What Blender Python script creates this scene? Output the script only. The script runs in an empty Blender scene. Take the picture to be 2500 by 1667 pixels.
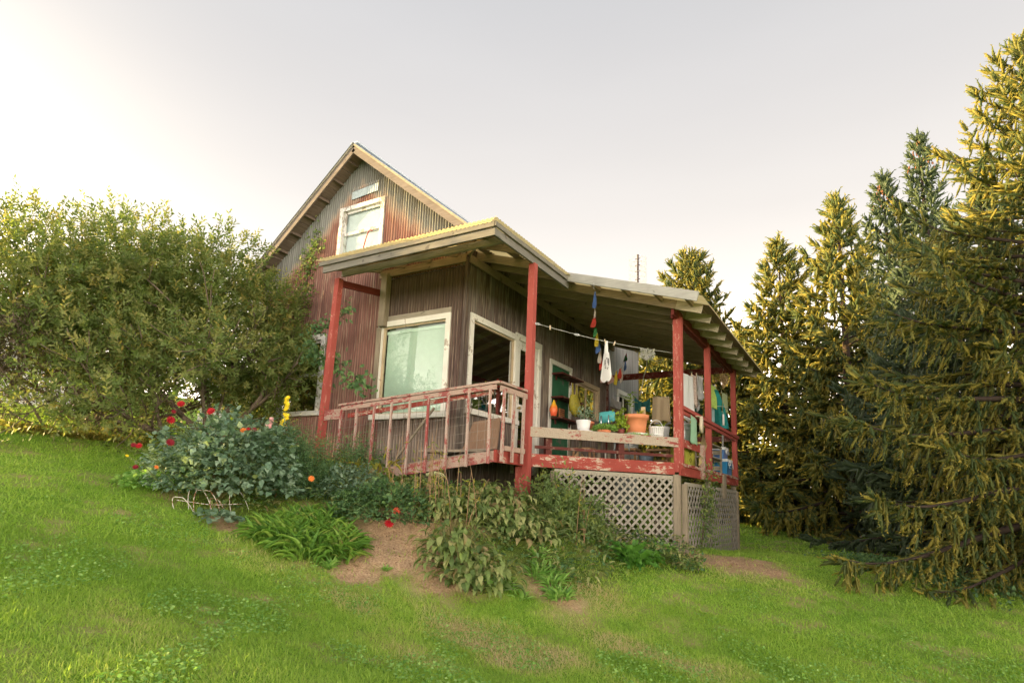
import bpy, math, random
import numpy as np
from mathutils import Vector, Matrix, Quaternion
random.seed(7); rng = np.random.default_rng(7)
S = bpy.context.scene; C = S.collection

# ------------------------------------------------------------------ camera (world: x along the front wall, y along the side wall)
FPX = 1460.44; PPY = 953.53
yaw, pit, rol = math.radians(30.957), math.radians(10.097), math.radians(2.255)
cy, sy = math.cos(yaw), math.sin(yaw); cp, sp = math.cos(pit), math.sin(pit); cr, sr = math.cos(rol), math.sin(rol)
K = np.array([[cr, sr, 0], [-sr, cr, 0], [0, 0, 1]]) @ np.array([[1, 0, 0], [0, cp, -sp], [0, sp, cp]]) @ np.array([[cy, sy, 0], [0, 0, 1], [-sy, cy, 0]])
CAM = np.array([4.395, -6.951, -0.65])
cd = bpy.data.cameras.new('camera'); cam = bpy.data.objects.new('camera', cd); C.objects.link(cam); S.camera = cam
m = Matrix.Identity(4)
for i in range(3):
    m[i][0] = K[0][i]; m[i][1] = K[1][i]; m[i][2] = -K[2][i]; m[i][3] = CAM[i]
cam.matrix_world = m
cd.sensor_width = 36; cd.lens = FPX / 2500 * 36; cd.shift_y = (PPY - 833.5) / 2500; cd.clip_end = 2000; cd.clip_start = .05

# ------------------------------------------------------------------ sky, sun, exposure
SUN_EL = math.radians(9.5); SUN_H = Vector((-.94, -.33, 0)).normalized()
SUN = Vector((SUN_H.x * math.cos(SUN_EL), SUN_H.y * math.cos(SUN_EL), math.sin(SUN_EL)))
w = bpy.data.worlds.new('World'); S.world = w; w.use_nodes = True
nt = w.node_tree; N = nt.nodes; L = nt.links; bg = N['Background']
def vm(op, a, b=None):
    n = N.new('ShaderNodeVectorMath'); n.operation = op
    for i, v in enumerate((a, b)):
        if v is None: continue
        if hasattr(v, 'is_linked'): L.new(v, n.inputs[i])
        else: n.inputs[i].default_value = v
    return n
tc = N.new('ShaderNodeTexCoord'); nrm = vm('NORMALIZE', tc.outputs['Generated'])
sx = N.new('ShaderNodeSeparateXYZ'); L.new(nrm.outputs[0], sx.inputs[0])
rp = N.new('ShaderNodeValToRGB'); L.new(sx.outputs['Z'], rp.inputs[0])
e = rp.color_ramp.elements; e[0].position = 0; e[0].color = (2.6, 2.15, 1.7, 1); e[1].position = 1; e[1].color = (.19, .195, .205, 1)
for p_, c_ in ((.14, (2.6, 2.25, 1.9, 1)), (.24, (1.0, .88, .76, 1)), (.33, (.345, .315, .285, 1)), (.44, (.275, .257, .24, 1)), (.56, (.232, .222, .215, 1)), (.7, (.198, .196, .198, 1))):
    q = e.new(p_); q.color = c_
dt = vm('DOT_PRODUCT', nrm.outputs[0], (SUN_H.x * .97, SUN_H.y * .97 + .3, .04))
mx = N.new('ShaderNodeMath'); mx.operation = 'MAXIMUM'; L.new(dt.outputs['Value'], mx.inputs[0]); mx.inputs[1].default_value = 0
pw = N.new('ShaderNodeMath'); pw.operation = 'POWER'; L.new(mx.outputs[0], pw.inputs[0]); pw.inputs[1].default_value = 15
gl = vm('SCALE', (3.6, 2.9, 2.0)); L.new(pw.outputs[0], gl.inputs['Scale'])
sky = N.new('ShaderNodeTexSky'); sky.sky_type = 'NISHITA'; sky.sun_disc = False; sky.sun_elevation = SUN_EL
sky.sun_rotation = math.atan2(SUN.x, SUN.y); sky.dust_density = 2.5
sk = vm('SCALE', sky.outputs[0]); sk.inputs['Scale'].default_value = .007
ns_ = N.new('ShaderNodeTexNoise'); ns_.inputs['Scale'].default_value = 2.2; ns_.inputs['Detail'].default_value = 4
st_ = vm('MULTIPLY', nrm.outputs[0], (1, 1, 4)); L.new(st_.outputs[0], ns_.inputs['Vector'])
mr = N.new('ShaderNodeMapRange'); L.new(ns_.outputs[0], mr.inputs[0]); mr.inputs[1].default_value = .35; mr.inputs[2].default_value = .7; mr.inputs[3].default_value = .985; mr.inputs[4].default_value = 1.015
a1 = vm('ADD', rp.outputs[0], gl.outputs[0]); a2 = vm('ADD', a1.outputs[0], sk.outputs[0]); a3 = vm('SCALE', a2.outputs[0]); L.new(mr.outputs[0], a3.inputs['Scale'])
L.new(a3.outputs[0], bg.inputs[0]); bg.inputs[1].default_value = 1.0
sd = bpy.data.lights.new('sun', 'SUN'); so = bpy.data.objects.new('sun', sd); C.objects.link(so)
sd.energy = 5; sd.angle = math.radians(.6); sd.color = (1, .70, .27); so.rotation_euler = SUN.to_track_quat('Z', 'Y').to_euler()
S.view_settings.view_transform = 'Standard'; S.view_settings.look = 'None'; S.view_settings.exposure = 1.75; S.view_settings.gamma = 1; S.view_settings.use_curve_mapping = False
S.cycles.max_bounces = 8; S.cycles.transparent_max_bounces = 12

# ------------------------------------------------------------------ helpers
def ray(px, py):
    return K.T @ np.array([(px - 1250) / FPX, -(py - PPY) / FPX, 1.])
def P(px, py, ax, v):
    d = ray(px, py); i = 'xyz'.index(ax); return Vector(CAM + d * (v - CAM[i]) / d[i])
def tag(o, label, cat, group=None, kind=None):
    if label: o['label'] = label
    if cat: o['category'] = cat
    if group: o['group'] = group
    if kind: o['kind'] = kind
    return o
def thing(name, label, cat, loc=(0, 0, 0), group=None):
    o = bpy.data.objects.new(name, None); C.objects.link(o); o.location = loc; o.empty_display_size = .1
    return tag(o, label, cat, group)
def put(name, me, parent=None):
    o = bpy.data.objects.new(name, me); C.objects.link(o)
    if parent is not None:
        o.parent = parent; p = parent; off = Vector((0, 0, 0))
        while p is not None: off += p.location; p = p.parent
        o.location = -off
    return o
def npmesh(name, V, F, mat, rnd=None, smooth=False):
    V = np.asarray(V, dtype=np.float32); F = np.asarray(F, dtype=np.int32); me = bpy.data.meshes.new(name)
    k = F.shape[1]; me.vertices.add(len(V)); me.vertices.foreach_set('co', V.ravel())
    me.loops.add(F.size); me.loops.foreach_set('vertex_index', F.ravel())
    me.polygons.add(len(F)); me.polygons.foreach_set('loop_start', np.arange(len(F), dtype=np.int32) * k)
    if smooth: me.polygons.foreach_set('use_smooth', np.ones(len(F), dtype=bool))
    if rnd is not None:
        a = me.attributes.new('rnd', 'FLOAT', 'POINT'); a.data.foreach_set('value', np.asarray(rnd, dtype=np.float32))
    me.update(calc_edges=True); me.materials.append(mat); return me
class MB:
    def __init__(s): s.v = []; s.f = []; s.sm = []
    def add(s, v, f, sm=False):
        n = len(s.v); s.v += [tuple(p) for p in v]; s.f += [tuple(i + n for i in q) for q in f]; s.sm += [sm] * len(f); return s
    def box(s, a, b):
        x0, x1 = sorted((a[0], b[0])); y0, y1 = sorted((a[1], b[1])); z0, z1 = sorted((a[2], b[2]))
        return s.add([(x, y, z) for z in (z0, z1) for y in (y0, y1) for x in (x0, x1)], [(0, 2, 3, 1), (4, 5, 7, 6), (0, 1, 5, 4), (1, 3, 7, 5), (3, 2, 6, 7), (2, 0, 4, 6)])
    def bar(s, p, q, wd, ht, up=(0, 0, 1), w2=None, h2=None):
        p = Vector(p); q = Vector(q); d = (q - p).normalized(); u = Vector(up); r = d.cross(u)
        if r.length < 1e-4: r = d.cross(Vector((1, 0, 0)))
        r.normalize(); u = r.cross(d); v = []
        for c, a, b in ((p, wd / 2, ht / 2), (q, (w2 or wd) / 2, (h2 or ht) / 2)):
            v += [c - r * a - u * b, c + r * a - u * b, c + r * a + u * b, c - r * a + u * b]
        return s.add(v, [(3, 2, 1, 0), (4, 5, 6, 7), (0, 1, 5, 4), (1, 2, 6, 5), (2, 3, 7, 6), (3, 0, 4, 7)])
    def tube(s, pts, rad, n=6):
        pts = [Vector(p) for p in pts]; rad = rad if hasattr(rad, '__len__') else [rad] * len(pts); v = []; f = []
        for i, p in enumerate(pts):
            d = (pts[min(i + 1, len(pts) - 1)] - pts[max(i - 1, 0)]).normalized(); r = d.cross(Vector((.31, .2, .93)))
            if r.length < 1e-3: r = d.cross(Vector((1, 0, 0)))
            r.normalize(); u = d.cross(r)
            for k in range(n):
                a = 2 * math.pi * k / n; v.append(p + (r * math.cos(a) + u * math.sin(a)) * rad[i])
        for i in range(len(pts) - 1):
            for k in range(n): f.append((i * n + k, i * n + (k + 1) % n, (i + 1) * n + (k + 1) % n, (i + 1) * n + k))
        f += [tuple(range(n))[::-1], tuple((len(pts) - 1) * n + k for k in range(n))]
        return s.add(v, f, True)
    def lathe(s, prof, c=(0, 0, 0), n=20, sx=1, sy=1):
        v = []; f = []
        for r, z in prof:
            for k in range(n):
                a = 2 * math.pi * k / n; v.append((c[0] + r * sx * math.cos(a), c[1] + r * sy * math.sin(a), c[2] + z))
        for i in range(len(prof) - 1):
            for k in range(n): f.append((i * n + k, i * n + (k + 1) % n, (i + 1) * n + (k + 1) % n, (i + 1) * n + k))
        f += [tuple(range(n))[::-1], tuple((len(prof) - 1) * n + k for k in range(n))]
        return s.add(v, f, True)
    def mesh(s, name, mat):
        me = bpy.data.meshes.new(name); me.from_pydata(s.v, [], s.f); me.polygons.foreach_set('use_smooth', s.sm); me.materials.append(mat); me.update(); return me
    def obj(s, name, mat, parent=None): return put(name, s.mesh(name, mat), parent)
def box(name, a, b, mat, parent=None): return MB().box(a, b).obj(name, mat, parent)
def bar(name, p, q, wd, ht, mat, parent=None, up=(0, 0, 1)): return MB().bar(p, q, wd, ht, up).obj(name, mat, parent)

# ------------------------------------------------------------------ materials
def newmat(name):
    m = bpy.data.materials.new(name); m.use_nodes = True; return m, m.node_tree.nodes, m.node_tree.links, m.node_tree.nodes['Principled BSDF']
class G:   # tiny node graph helper
    def __init__(s, name): s.m, s.N, s.L, s.b = newmat(name); s.tc = s.N.new('ShaderNodeTexCoord'); s.g = s.N.new('ShaderNodeNewGeometry')
    def i(s, n, k, v):
        if v is None: return
        if hasattr(v, 'is_linked'): s.L.new(v, n.inputs[k])
        else: n.inputs[k].default_value = v
    def pos(s, sc=(1, 1, 1)):
        n = s.N.new('ShaderNodeVectorMath'); n.operation = 'MULTIPLY'; s.L.new(s.g.outputs['Position'], n.inputs[0]); n.inputs[1].default_value = sc; return n.outputs[0]
    def noise(s, vec, scale, det=4, rough=.6):
        n = s.N.new('ShaderNodeTexNoise'); s.i(n, 'Vector', vec); n.inputs['Scale'].default_value = scale; n.inputs['Detail'].default_value = det; n.inputs['Roughness'].default_value = rough; return n.outputs[0]
    def ramp(s, fac, stops):
        n = s.N.new('ShaderNodeValToRGB'); s.i(n, 0, fac); e = n.color_ramp.elements
        e[0].position, e[0].color = stops[0][0], (*stops[0][1], 1); e[1].position, e[1].color = stops[-1][0], (*stops[-1][1], 1)
        for p, c in stops[1:-1]: q = e.new(p); q.color = (*c, 1)
        return n.outputs[0]
    def mr(s, v, a, b, c=0., d=1.):
        n = s.N.new('ShaderNodeMapRange'); s.i(n, 0, v)
        for k, x in zip((1, 2, 3, 4), (a, b, c, d)): n.inputs[k].default_value = x
        return n.outputs[0]
    def mix(s, f, a, b, mode='MIX'):
        n = s.N.new('ShaderNodeMix'); n.data_type = 'RGBA'; n.blend_type = mode; s.i(n, 0, f)
        s.i(n, 6, (*a, 1) if isinstance(a, tuple) else a); s.i(n, 7, (*b, 1) if isinstance(b, tuple) else b); return n.outputs[2]
    def math(s, op, a, b=0.):
        n = s.N.new('ShaderNodeMath'); n.operation = op; s.i(n, 0, a); s.i(n, 1, b); return n.outputs[0]
    def sep(s):
        n = s.N.new('ShaderNodeSeparateXYZ'); s.L.new(s.g.outputs['Position'], n.inputs[0]); return n.outputs
    def bump(s, h, st=.3, d=.01):
        n = s.N.new('ShaderNodeBump'); n.inputs['Strength'].default_value = st; n.inputs['Distance'].default_value = d; s.L.new(h, n.inputs['Height']); s.L.new(n.outputs[0], s.b.inputs['Normal'])
    def rnd(s):
        oi = s.N.new('ShaderNodeObjectInfo'); at = s.N.new('ShaderNodeAttribute'); at.attribute_name = 'rnd'
        return s.math('ADD', at.outputs['Fac'], s.math('MULTIPLY', oi.outputs['Random'], s.math('LESS_THAN', at.outputs['Fac'], 1e-6)))
    def out(s, col, rough=.8, spec=.3, metal=0):
        s.i(s.b, 'Base Color', (*col, 1) if isinstance(col, tuple) else col); s.i(s.b, 'Roughness', rough); s.i(s.b, 'Specular IOR Level', spec); s.i(s.b, 'Metallic', metal); return s.m
def plain(name, col, rough=.6, var=.18, sc=9, spec=.35, metal=0, bump=0):
    g = G(name); n = g.noise(g.pos(), sc, 5); c = g.mix(g.mr(n, .3, .7), tuple(x * (1 - var) for x in col), tuple(min(1, x * (1 + var)) for x in col))
    if bump: g.bump(n, bump)
    return g.out(c, rough, spec, metal)
def worn(name, paint, wood, amount=.5, sc=(1, 1, 1), grime=.3, freq=14):   # peeling paint over weathered wood
    g = G(name); v = g.pos(sc); oi = g.N.new('ShaderNodeObjectInfo')
    n1 = g.noise(v, freq, 6, .7); n2 = g.noise(v, freq * .22, 3); f = g.math('ADD', n1, g.math('MULTIPLY', g.math('ADD', n2, g.math('MULTIPLY', oi.outputs['Random'], .22)), .9))
    k = g.mr(f, 1.22 - amount * .5, 1.26 - amount * .5)
    st = g.noise(g.pos((sc[0] * 3, sc[1] * 3, sc[2] * 3)), 22, 4)
    wc = g.mix(g.mr(st, .3, .7), tuple(x * .62 for x in wood), tuple(min(1, x * 1.25) for x in wood))
    pc = g.mix(g.mr(n2, .3, .7), tuple(x * (1 - grime) for x in paint), paint)
    g.bump(n1, .35, .004); return g.out(g.mix(k, pc, wc), .72, .25)
def wood(name, col, axis='x', dark=.5, rough=.8):
    g = G(name); s = {'x': (.6, 9, 9), 'y': (9, .6, 9), 'z': (9, 9, .6)}[axis]; oi = g.N.new('ShaderNodeObjectInfo')
    n = g.noise(g.pos(s), 5, 6, .7); k = g.noise(g.pos(), 2.2, 3); kn = g.noise(g.pos((2, 2, 2)), 4.2, 1)
    c = g.ramp(n, [(.28, tuple(x * dark for x in col)), (.52, col), (.75, tuple(min(1, x * 1.3) for x in col))])
    c = g.mix(g.mr(k, .35, .7, 0, .5), c, tuple(x * .55 for x in col)); c = g.mix(g.mr(kn, .72, .76, 0, .7), c, tuple(x * .3 for x in col))
    c = g.mix(g.math('MULTIPLY', oi.outputs['Random'], .35), c, tuple(x * .6 for x in col)); g.bump(n, .4, .004); return g.out(c, rough, .2)
def leafmat(name, stops, trans=.45, rough=.5, edge=.35, spec=.35):
    g = G(name); c = g.ramp(g.rnd(), stops); n = g.noise(g.pos(), 30, 2); c = g.mix(g.mr(n, .3, .7, 0, edge), c, (.03, .04, .01), 'MIX')
    g.out(c, rough, spec); t = g.N.new('ShaderNodeBsdfTranslucent'); g.L.new(g.mix(1., c, (1.1, 1.15, .7), 'MULTIPLY'), t.inputs[0])
    ms = g.N.new('ShaderNodeMixShader'); ms.inputs[0].default_value = trans; g.L.new(g.b.outputs[0], ms.inputs[1]); g.L.new(t.outputs[0], ms.inputs[2])
    g.L.new(ms.outputs[0], g.N['Material Output'].inputs[0]); return g.m
M = {}
RED = (.38, .08, .065)
M['post'] = worn('red_post_paint', RED, (.56, .30, .24), .0, (5, 5, 1.2), .15, 20); M['beam'] = worn('red_beam_paint', (.20, .035, .03), (.3, .2, .16), .12, (3, .8, 3))
M['fascia_red'] = worn('red_deck_fascia', (.36, .065, .05), (.48, .38, .30), .22, (1, 1, 3)); M['rail'] = worn('peeling_rail', (.36, .10, .09), (.42, .30, .245), .58, (1, 1, 2))
M['baluster'] = worn('peeling_baluster', (.36, .085, .08), (.45, .34, .29), .46, (5, 5, 1.2), .2, 18); M['bench'] = worn('peeling_bench', (.34, .07, .06), (.40, .33, .26), .72, (1, 1, 2.4), .3, 9)
M['darkred'] = worn('dark_red_wood', (.11, .025, .02), (.2, .13, .1), .15, (1, 1, 1))
M['grey_x'] = wood('weathered_board_x', (.38, .345, .28), 'x'); M['grey_y'] = wood('weathered_board_y', (.38, .345, .28), 'y'); M['grey_z'] = wood('weathered_post', (.32, .27, .20), 'z')
M['rafter'] = wood('rafter_wood', (.35, .27, .195), 'x'); M['fasc_x'] = wood('dark_fascia_board_x', (.235, .22, .195), 'x'); M['fasc_y'] = wood('dark_fascia_board_y', (.235, .22, .195), 'y'); M['rake'] = wood('pale_rake_board', (.46, .45, .42), 'x', .8); M['tail'] = wood('rafter_tail_wood', (.50, .43, .33), 'x'); M['plank'] = wood('roof_plank', (.28, .205, .14), 'y', .6); M['barge'] = wood('barge_wood', (.22, .185, .17), 'x')
M['soffit'] = wood('soffit_board', (.26, .20, .17), 'y'); M['lattice'] = wood('lattice_wood', (.36, .33, .28), 'z', .6); M['deck'] = wood('deck_board', (.3, .25, .2), 'x')
M['cream'] = worn('cream_trim', (.78, .77, .71), (.46, .40, .34), .02, (1, 1, 1), .15); M['white_old'] = worn('flaking_white_trim', (.70, .70, .70), (.36, .32, .29), .22, (2, 2, 1), .1); M['tantrim'] = worn('tan_trim', (.58, .46, .31), (.3, .22, .15), .05)
M['white'] = plain('white_paint', (.74, .74, .72), .5, .06)
def wallmat(name, rust, grey, mode='gable', pitch=.062):
    g = G(name); X, Y, Z = g.sep(); U = Y if mode in ('side', 'zinc') else X
    st = g.noise(g.pos((9, 9, .30)), 1.8, 5, .65); big = g.noise(g.pos((1, 1, .4)), 1.3, 3); fine = g.noise(g.pos((26, 26, .8)), 2.2, 2, .6); blotch = g.noise(g.pos((1.6, 1.6, .8)), 2.6, 5, .65)
    hi = (min(1, rust[0] * 1.3), rust[1] * 1.6, rust[2] * 1.6)
    c = g.ramp(g.math('ADD', g.math('MULTIPLY', st, .5), g.math('MULTIPLY', big, .5)), [(.36, tuple(x * .55 for x in rust)), (.47, rust), (.56, hi), (.66, (.36, .25, .18)), (.76, (.44, .40, .34))])
    c = g.mix(g.mr(fine, .56, .63, 0, .48), c, (.50, .41, .30)); c = g.mix(g.mr(fine, .30, .40, .45, 0), c, (.08, .035, .03))
    if mode == 'gable':
        roof = g.math('SUBTRACT', 6.0, g.math('MULTIPLY', g.math('ABSOLUTE', g.math('ADD', X, 4.1)), .8)); d = g.math('ADD', g.math('SUBTRACT', roof, Z), g.math('MULTIPLY', g.math('SUBTRACT', blotch, .5), .9))
        c = g.mix(g.mr(d, .6, 1.4, .75, 0), c, (.36, .165, .115)); c = g.mix(g.mr(d, .46, .80, .8, 0), c, (.50, .43, .34)); gc = g.mix(g.mr(st, .35, .65), tuple(x * .55 for x in grey), grey); c = g.mix(g.mr(d, .34, .60, .95, 0), c, gc)
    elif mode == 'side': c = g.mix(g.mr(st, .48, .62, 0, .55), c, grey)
    elif mode == 'zinc': c = g.mix(g.mr(blotch, .35, .6, .5, .95), c, g.mix(g.mr(st, .35, .65), tuple(x * .6 for x in grey), grey))
    else: c = g.mix(g.mr(Z, .9, 2.9, 0, .6), c, (.07, .055, .04)); c = g.mix(g.mr(Z, .2, .75, .5, 0), c, (.38, .33, .27))  # front: porch shade painted in, darker upwards; cream streaking near the foot
    rib = g.math('COSINE', g.math('MULTIPLY', U, 2 * math.pi / pitch)); c = g.mix(g.mr(rib, -1, .1, .55, 0), c, (.035, .022, .018))   # groove shade put into the colour: valleys darkened so the ribs show
    g.bump(g.noise(g.pos(), 60, 3), .15, .003); return g.out(c, g.mr(big, .3, .7, .5, .75), .35, .08)
M['wall'] = wallmat('rusted_red_corrugated_metal', (.22, .095, .075), (.29, .305, .295)); M['wallfront'] = wallmat('porch_shaded_brown_corrugated_metal', (.115, .062, .05), (.2, .2, .2), 'front'); M['wallside'] = wallmat('dark_brown_corrugated_metal', (.10, .068, .055), (.15, .14, .125), 'side'); M['zinc'] = wallmat('grey_zinc_metal', (.30, .29, .29), (.50, .51, .53), 'zinc', .11)  # wallfront: darker copy of wall, with the porch shade in its colour
g = G('mossy_roof_metal'); n = g.noise(g.pos((1, 1, 1)), 6, 5); M['roofing'] = g.out(g.ramp(n, [(.3, (.25, .20, .10)), (.5, (.45, .38, .22)), (.7, (.62, .57, .42))]), .6, .3)
t = g.N.new('ShaderNodeBsdfTranslucent'); t.inputs[0].default_value = (.95, .78, .38, 1); ms = g.N.new('ShaderNodeMixShader'); ms.inputs[0].default_value = .6
g.L.new(g.b.outputs[0], ms.inputs[1]); g.L.new(t.outputs[0], ms.inputs[2]); g.L.new(ms.outputs[0], g.N['Material Output'].inputs[0])
M['patch'] = plain('pale_zinc_patch', (.40, .47, .50), .5, .15, 12, .4, .2); M['steelroof'] = plain('blue_grey_steel_roof', (.48, .53, .60), .4, .1, 3, .5, .15)
def glassmat(name, tint=(1, 1, 1), refl=.1, mxr=.5):
    g = G(name); gl = g.N.new('ShaderNodeBsdfGlossy'); gl.inputs['Roughness'].default_value = .02; tr = g.N.new('ShaderNodeBsdfTransparent'); tr.inputs[0].default_value = (*tint, 1)
    fr = g.N.new('ShaderNodeLayerWeight'); fr.inputs[0].default_value = .35; ms = g.N.new('ShaderNodeMixShader'); g.L.new(g.mr(fr.outputs['Facing'], .1, 1, refl, mxr), ms.inputs[0])
    g.L.new(tr.outputs[0], ms.inputs[1]); g.L.new(gl.outputs[0], ms.inputs[2]); g.L.new(ms.outputs[0], g.N['Material Output'].inputs[0]); return g.m
M['glass'] = glassmat('window_glass', (.94, .97, .95), .03, .2); M['glassd'] = glassmat('dark_window_glass', (.55, .6, .6), .6, .85)
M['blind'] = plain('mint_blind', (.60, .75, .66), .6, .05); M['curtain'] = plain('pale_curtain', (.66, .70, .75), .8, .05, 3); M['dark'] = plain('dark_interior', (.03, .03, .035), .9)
M['bark'] = wood('grey_bark', (.20, .155, .115), 'z', .45); M['sprucebark'] = wood('spruce_bark', (.07, .05, .04), 'z', .5)

# ------------------------------------------------------------------ terrain
ctrl = np.array([(4.4, -7, -2.25), (1.9, -2.7, -2.02), (.95, -5.6, -1.62), (-7, -3.1, .10), (-6.4, -1.4, .02), (-3.5, -.1, -.30), (-5, .9, -.05), (-1.5, .4, -.62), (0, .8, -.85), (0, -.6, -1.0), (1.75, 2.7, -1.40), (1.77, 7.4, -1.6),
                 (6.3, 4.9, -1.72), (3.8, 15, -1.36), (0, 17.6, -1.2), (-.2, -1.4, -1.42), (.55, -.8, -1.5), (1.6, 1.6, -1.42), (-2.0, -2.1, -1.15), (3.1, 4, -1.45), (5.6, 1, -2.2), (9, -4, -2.7), (-7, 8, .2), (-10, 2, .8), (-9, -8, -.3), (12, 12, -2.2), (-3.2, -1.5, -.72), (0, 4, -1.1), (-12, 12, 1.0), (1.7, 5, -1.5)])
def phi(r): return np.sqrt(r * r + 1.2)
_n = len(ctrl); _A = np.zeros((_n + 3, _n + 3)); _d = np.hypot(ctrl[:, None, 0] - ctrl[None, :, 0], ctrl[:, None, 1] - ctrl[None, :, 1])
_A[:_n, :_n] = phi(_d) + np.eye(_n) * -.02; _A[:_n, _n] = 1; _A[:_n, _n + 1:] = ctrl[:, :2]; _A[_n, :_n] = 1; _A[_n + 1:, :_n] = ctrl[:, :2].T
_w = np.linalg.solve(_A, np.concatenate([ctrl[:, 2], [0, 0, 0]]))
def dirt_lumps(x, y): return .022 * np.sin(x * 9 + 2 * np.sin(y * 7)) * np.sin(y * 11 - x * 3) * np.exp(-((x + .2) ** 2 + (y + 1.2) ** 2) / 2.5)
def hts(x, y, bump=True):
    x = np.asarray(x, float); y = np.asarray(y, float)
    cx = np.clip(x, -13, 13); cyy = np.clip(y, -11, 19); r = np.sqrt((cx[..., None] - ctrl[:, 0]) ** 2 + (cyy[..., None] - ctrl[:, 1]) ** 2)
    z = phi(r) @ _w[:_n] + _w[_n] + _w[_n + 1] * cx + _w[_n + 2] * cyy
    if bump: z = z + dirt_lumps(x, y) + .025 * np.sin(x * 2.1 + 1.3 * np.sin(y * 1.7)) * np.sin(y * 2.6 + x) + .012 * np.sin(x * 6.3 + y * 2) * np.sin(y * 5.7 - x * 1.1)
    return z
def h(x, y): return float(hts(np.array([x]), np.array([y]))[0])
def GP(px, py):   # where the view ray through a photo pixel meets the ground
    d = ray(px, py); t = np.linspace(2, 60, 1200); q = CAM + d * (t / np.hypot(d[0], d[1]))[:, None]; z = hts(q[:, 0], q[:, 1]); i = np.argmax(q[:, 2] < z)
    return Vector((q[i][0], q[i][1], z[i])) if q[i][2] < z[i] else None
# dirt patches: centre, radii; used by ground material weights and by the grass density
PATCH = []
for px, py, rx, ry in ((960, 1330, .8, .75), (1060, 1385, .6, .5), (880, 1400, .4, .4), (1340, 1450, .5, .18), (560, 1285, .4, .25), (1790, 1375, .8, .5)):
    q = GP(px, py)
    if q is not None: PATCH.append((q.x, q.y, rx, ry))
BED = [(-4.2, -.5, 2.2, .9), (-1.6, -.4, 2.0, .95), (.4, .3, 1.2, 1.0), (-3.6, -1.7, 1.2, .7), (1.5, 1.9, .8, .7)]
def dirtw(x, y):
    k = np.zeros_like(x)
    for (a, b, rx, ry) in PATCH: k = np.maximum(k, 1.35 - np.hypot((x - a) / rx, (y - b) / ry))
    n = .30 * np.sin(x * 3.7 + np.sin(y * 2.9) * 2) * np.sin(y * 4.3 + x * 1.1) + .22 * np.sin(x * 11 + y * 7) * np.sin(y * 13 - x * 4)
    return np.clip((k + n) * 1.5, 0, 1)
def bedw(x, y):
    k = np.zeros_like(x)
    for (a, b, rx, ry) in BED: k = np.maximum(k, 1.3 - np.hypot((x - a) / rx, (y - b) / ry))
    return np.clip(k * 2.5, 0, 1)
def grid(x0, x1, y0, y1, st, holes=None):
    xs = np.arange(x0, x1 + 1e-6, st); ys = np.arange(y0, y1 + 1e-6, st); X, Y = np.meshgrid(xs, ys); Z = hts(X, Y); nx = len(xs)
    V = np.stack([X.ravel(), Y.ravel(), Z.ravel()], 1); i = np.arange((len(ys) - 1) * (nx - 1)); a = (i // (nx - 1)) * nx + i % (nx - 1); F = np.stack([a, a + 1, a + nx + 1, a + nx], 1); return V, F
def addattr(me, V):
    a = me.attributes.new('dirt', 'FLOAT', 'POINT'); a.data.foreach_set('value', dirtw(V[:, 0], V[:, 1]).astype(np.float32))
    a = me.attributes.new('bed', 'FLOAT', 'POINT'); a.data.foreach_set('value', bedw(V[:, 0], V[:, 1]).astype(np.float32))
g = G('lawn_soil_and_turf'); n1 = g.noise(g.pos(), 1.1, 5); n2 = g.noise(g.pos(), 45, 4, .7); n3 = g.noise(g.pos(), 5, 4)
def attr(g, nm): a = g.N.new('ShaderNodeAttribute'); a.attribute_name = nm; return a.outputs['Fac']
turf = g.mix(g.mr(n3, .35, .65), (.17, .33, .038), (.30, .46, .068)); turf = g.mix(g.mr(n2, .45, .7, 0, .5), turf, (.05, .05, .02))
soil = g.ramp(n2, [(.3, (.24, .14, .08)), (.5, (.56, .37, .22)), (.7, (.72, .54, .36))]); soil = g.mix(g.mr(n3, .4, .7, 0, .5), soil, (.20, .15, .10))
c = g.mix(attr(g, 'bed'), turf, g.mix(.5, turf, (.05, .035, .025))); c = g.mix(attr(g, 'dirt'), c, soil); g.bump(n2, .8, .03); M['ground'] = g.out(c, .95, .1)
V, F = grid(-13, 13, -11, 19, .15); me = npmesh('ground', V, F, M['ground'], smooth=True); addattr(me, V); tag(put('ground', me), None, None, kind='structure')
rs = [0, 1, 3, 6, 10, 15, 20, 26, 34, 60, 160, 420]; V = []; nn = 96; per = []
for k in range(nn):
    s_ = k / nn * 4; sd_ = int(s_); t_ = s_ - sd_; per.append([(-13 + 26 * t_, -11), (13, -11 + 30 * t_), (13 - 26 * t_, 19), (-13, 19 - 30 * t_)][sd_])
for r_ in rs:
    for (x, y) in per:
        dx, dy = x, y - 4; l_ = math.hypot(dx, dy); z = h(x, y) - (.03 if r_ == 0 else 0)
        k_ = max(0, -dx / l_ + .25) / 1.25; t_ = min(1, r_ / 34.); z2 = z + 5.2 * k_ * t_ * t_ * (3 - 2 * t_) - (1 - k_) * .012 * min(r_, 60) - max(0, r_ - 60) * .01; V.append((x + dx / l_ * r_, y + dy / l_ * r_, z2 if r_ else z))
F = [(i * nn + k, (i + 1) * nn + k, (i + 1) * nn + (k + 1) % nn, i * nn + (k + 1) % nn) for i in range(len(rs) - 1) for k in range(nn)]
me = npmesh('far_field', V, F, M['ground'], smooth=True); tag(put('far_field', me), None, None, kind='structure')

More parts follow.
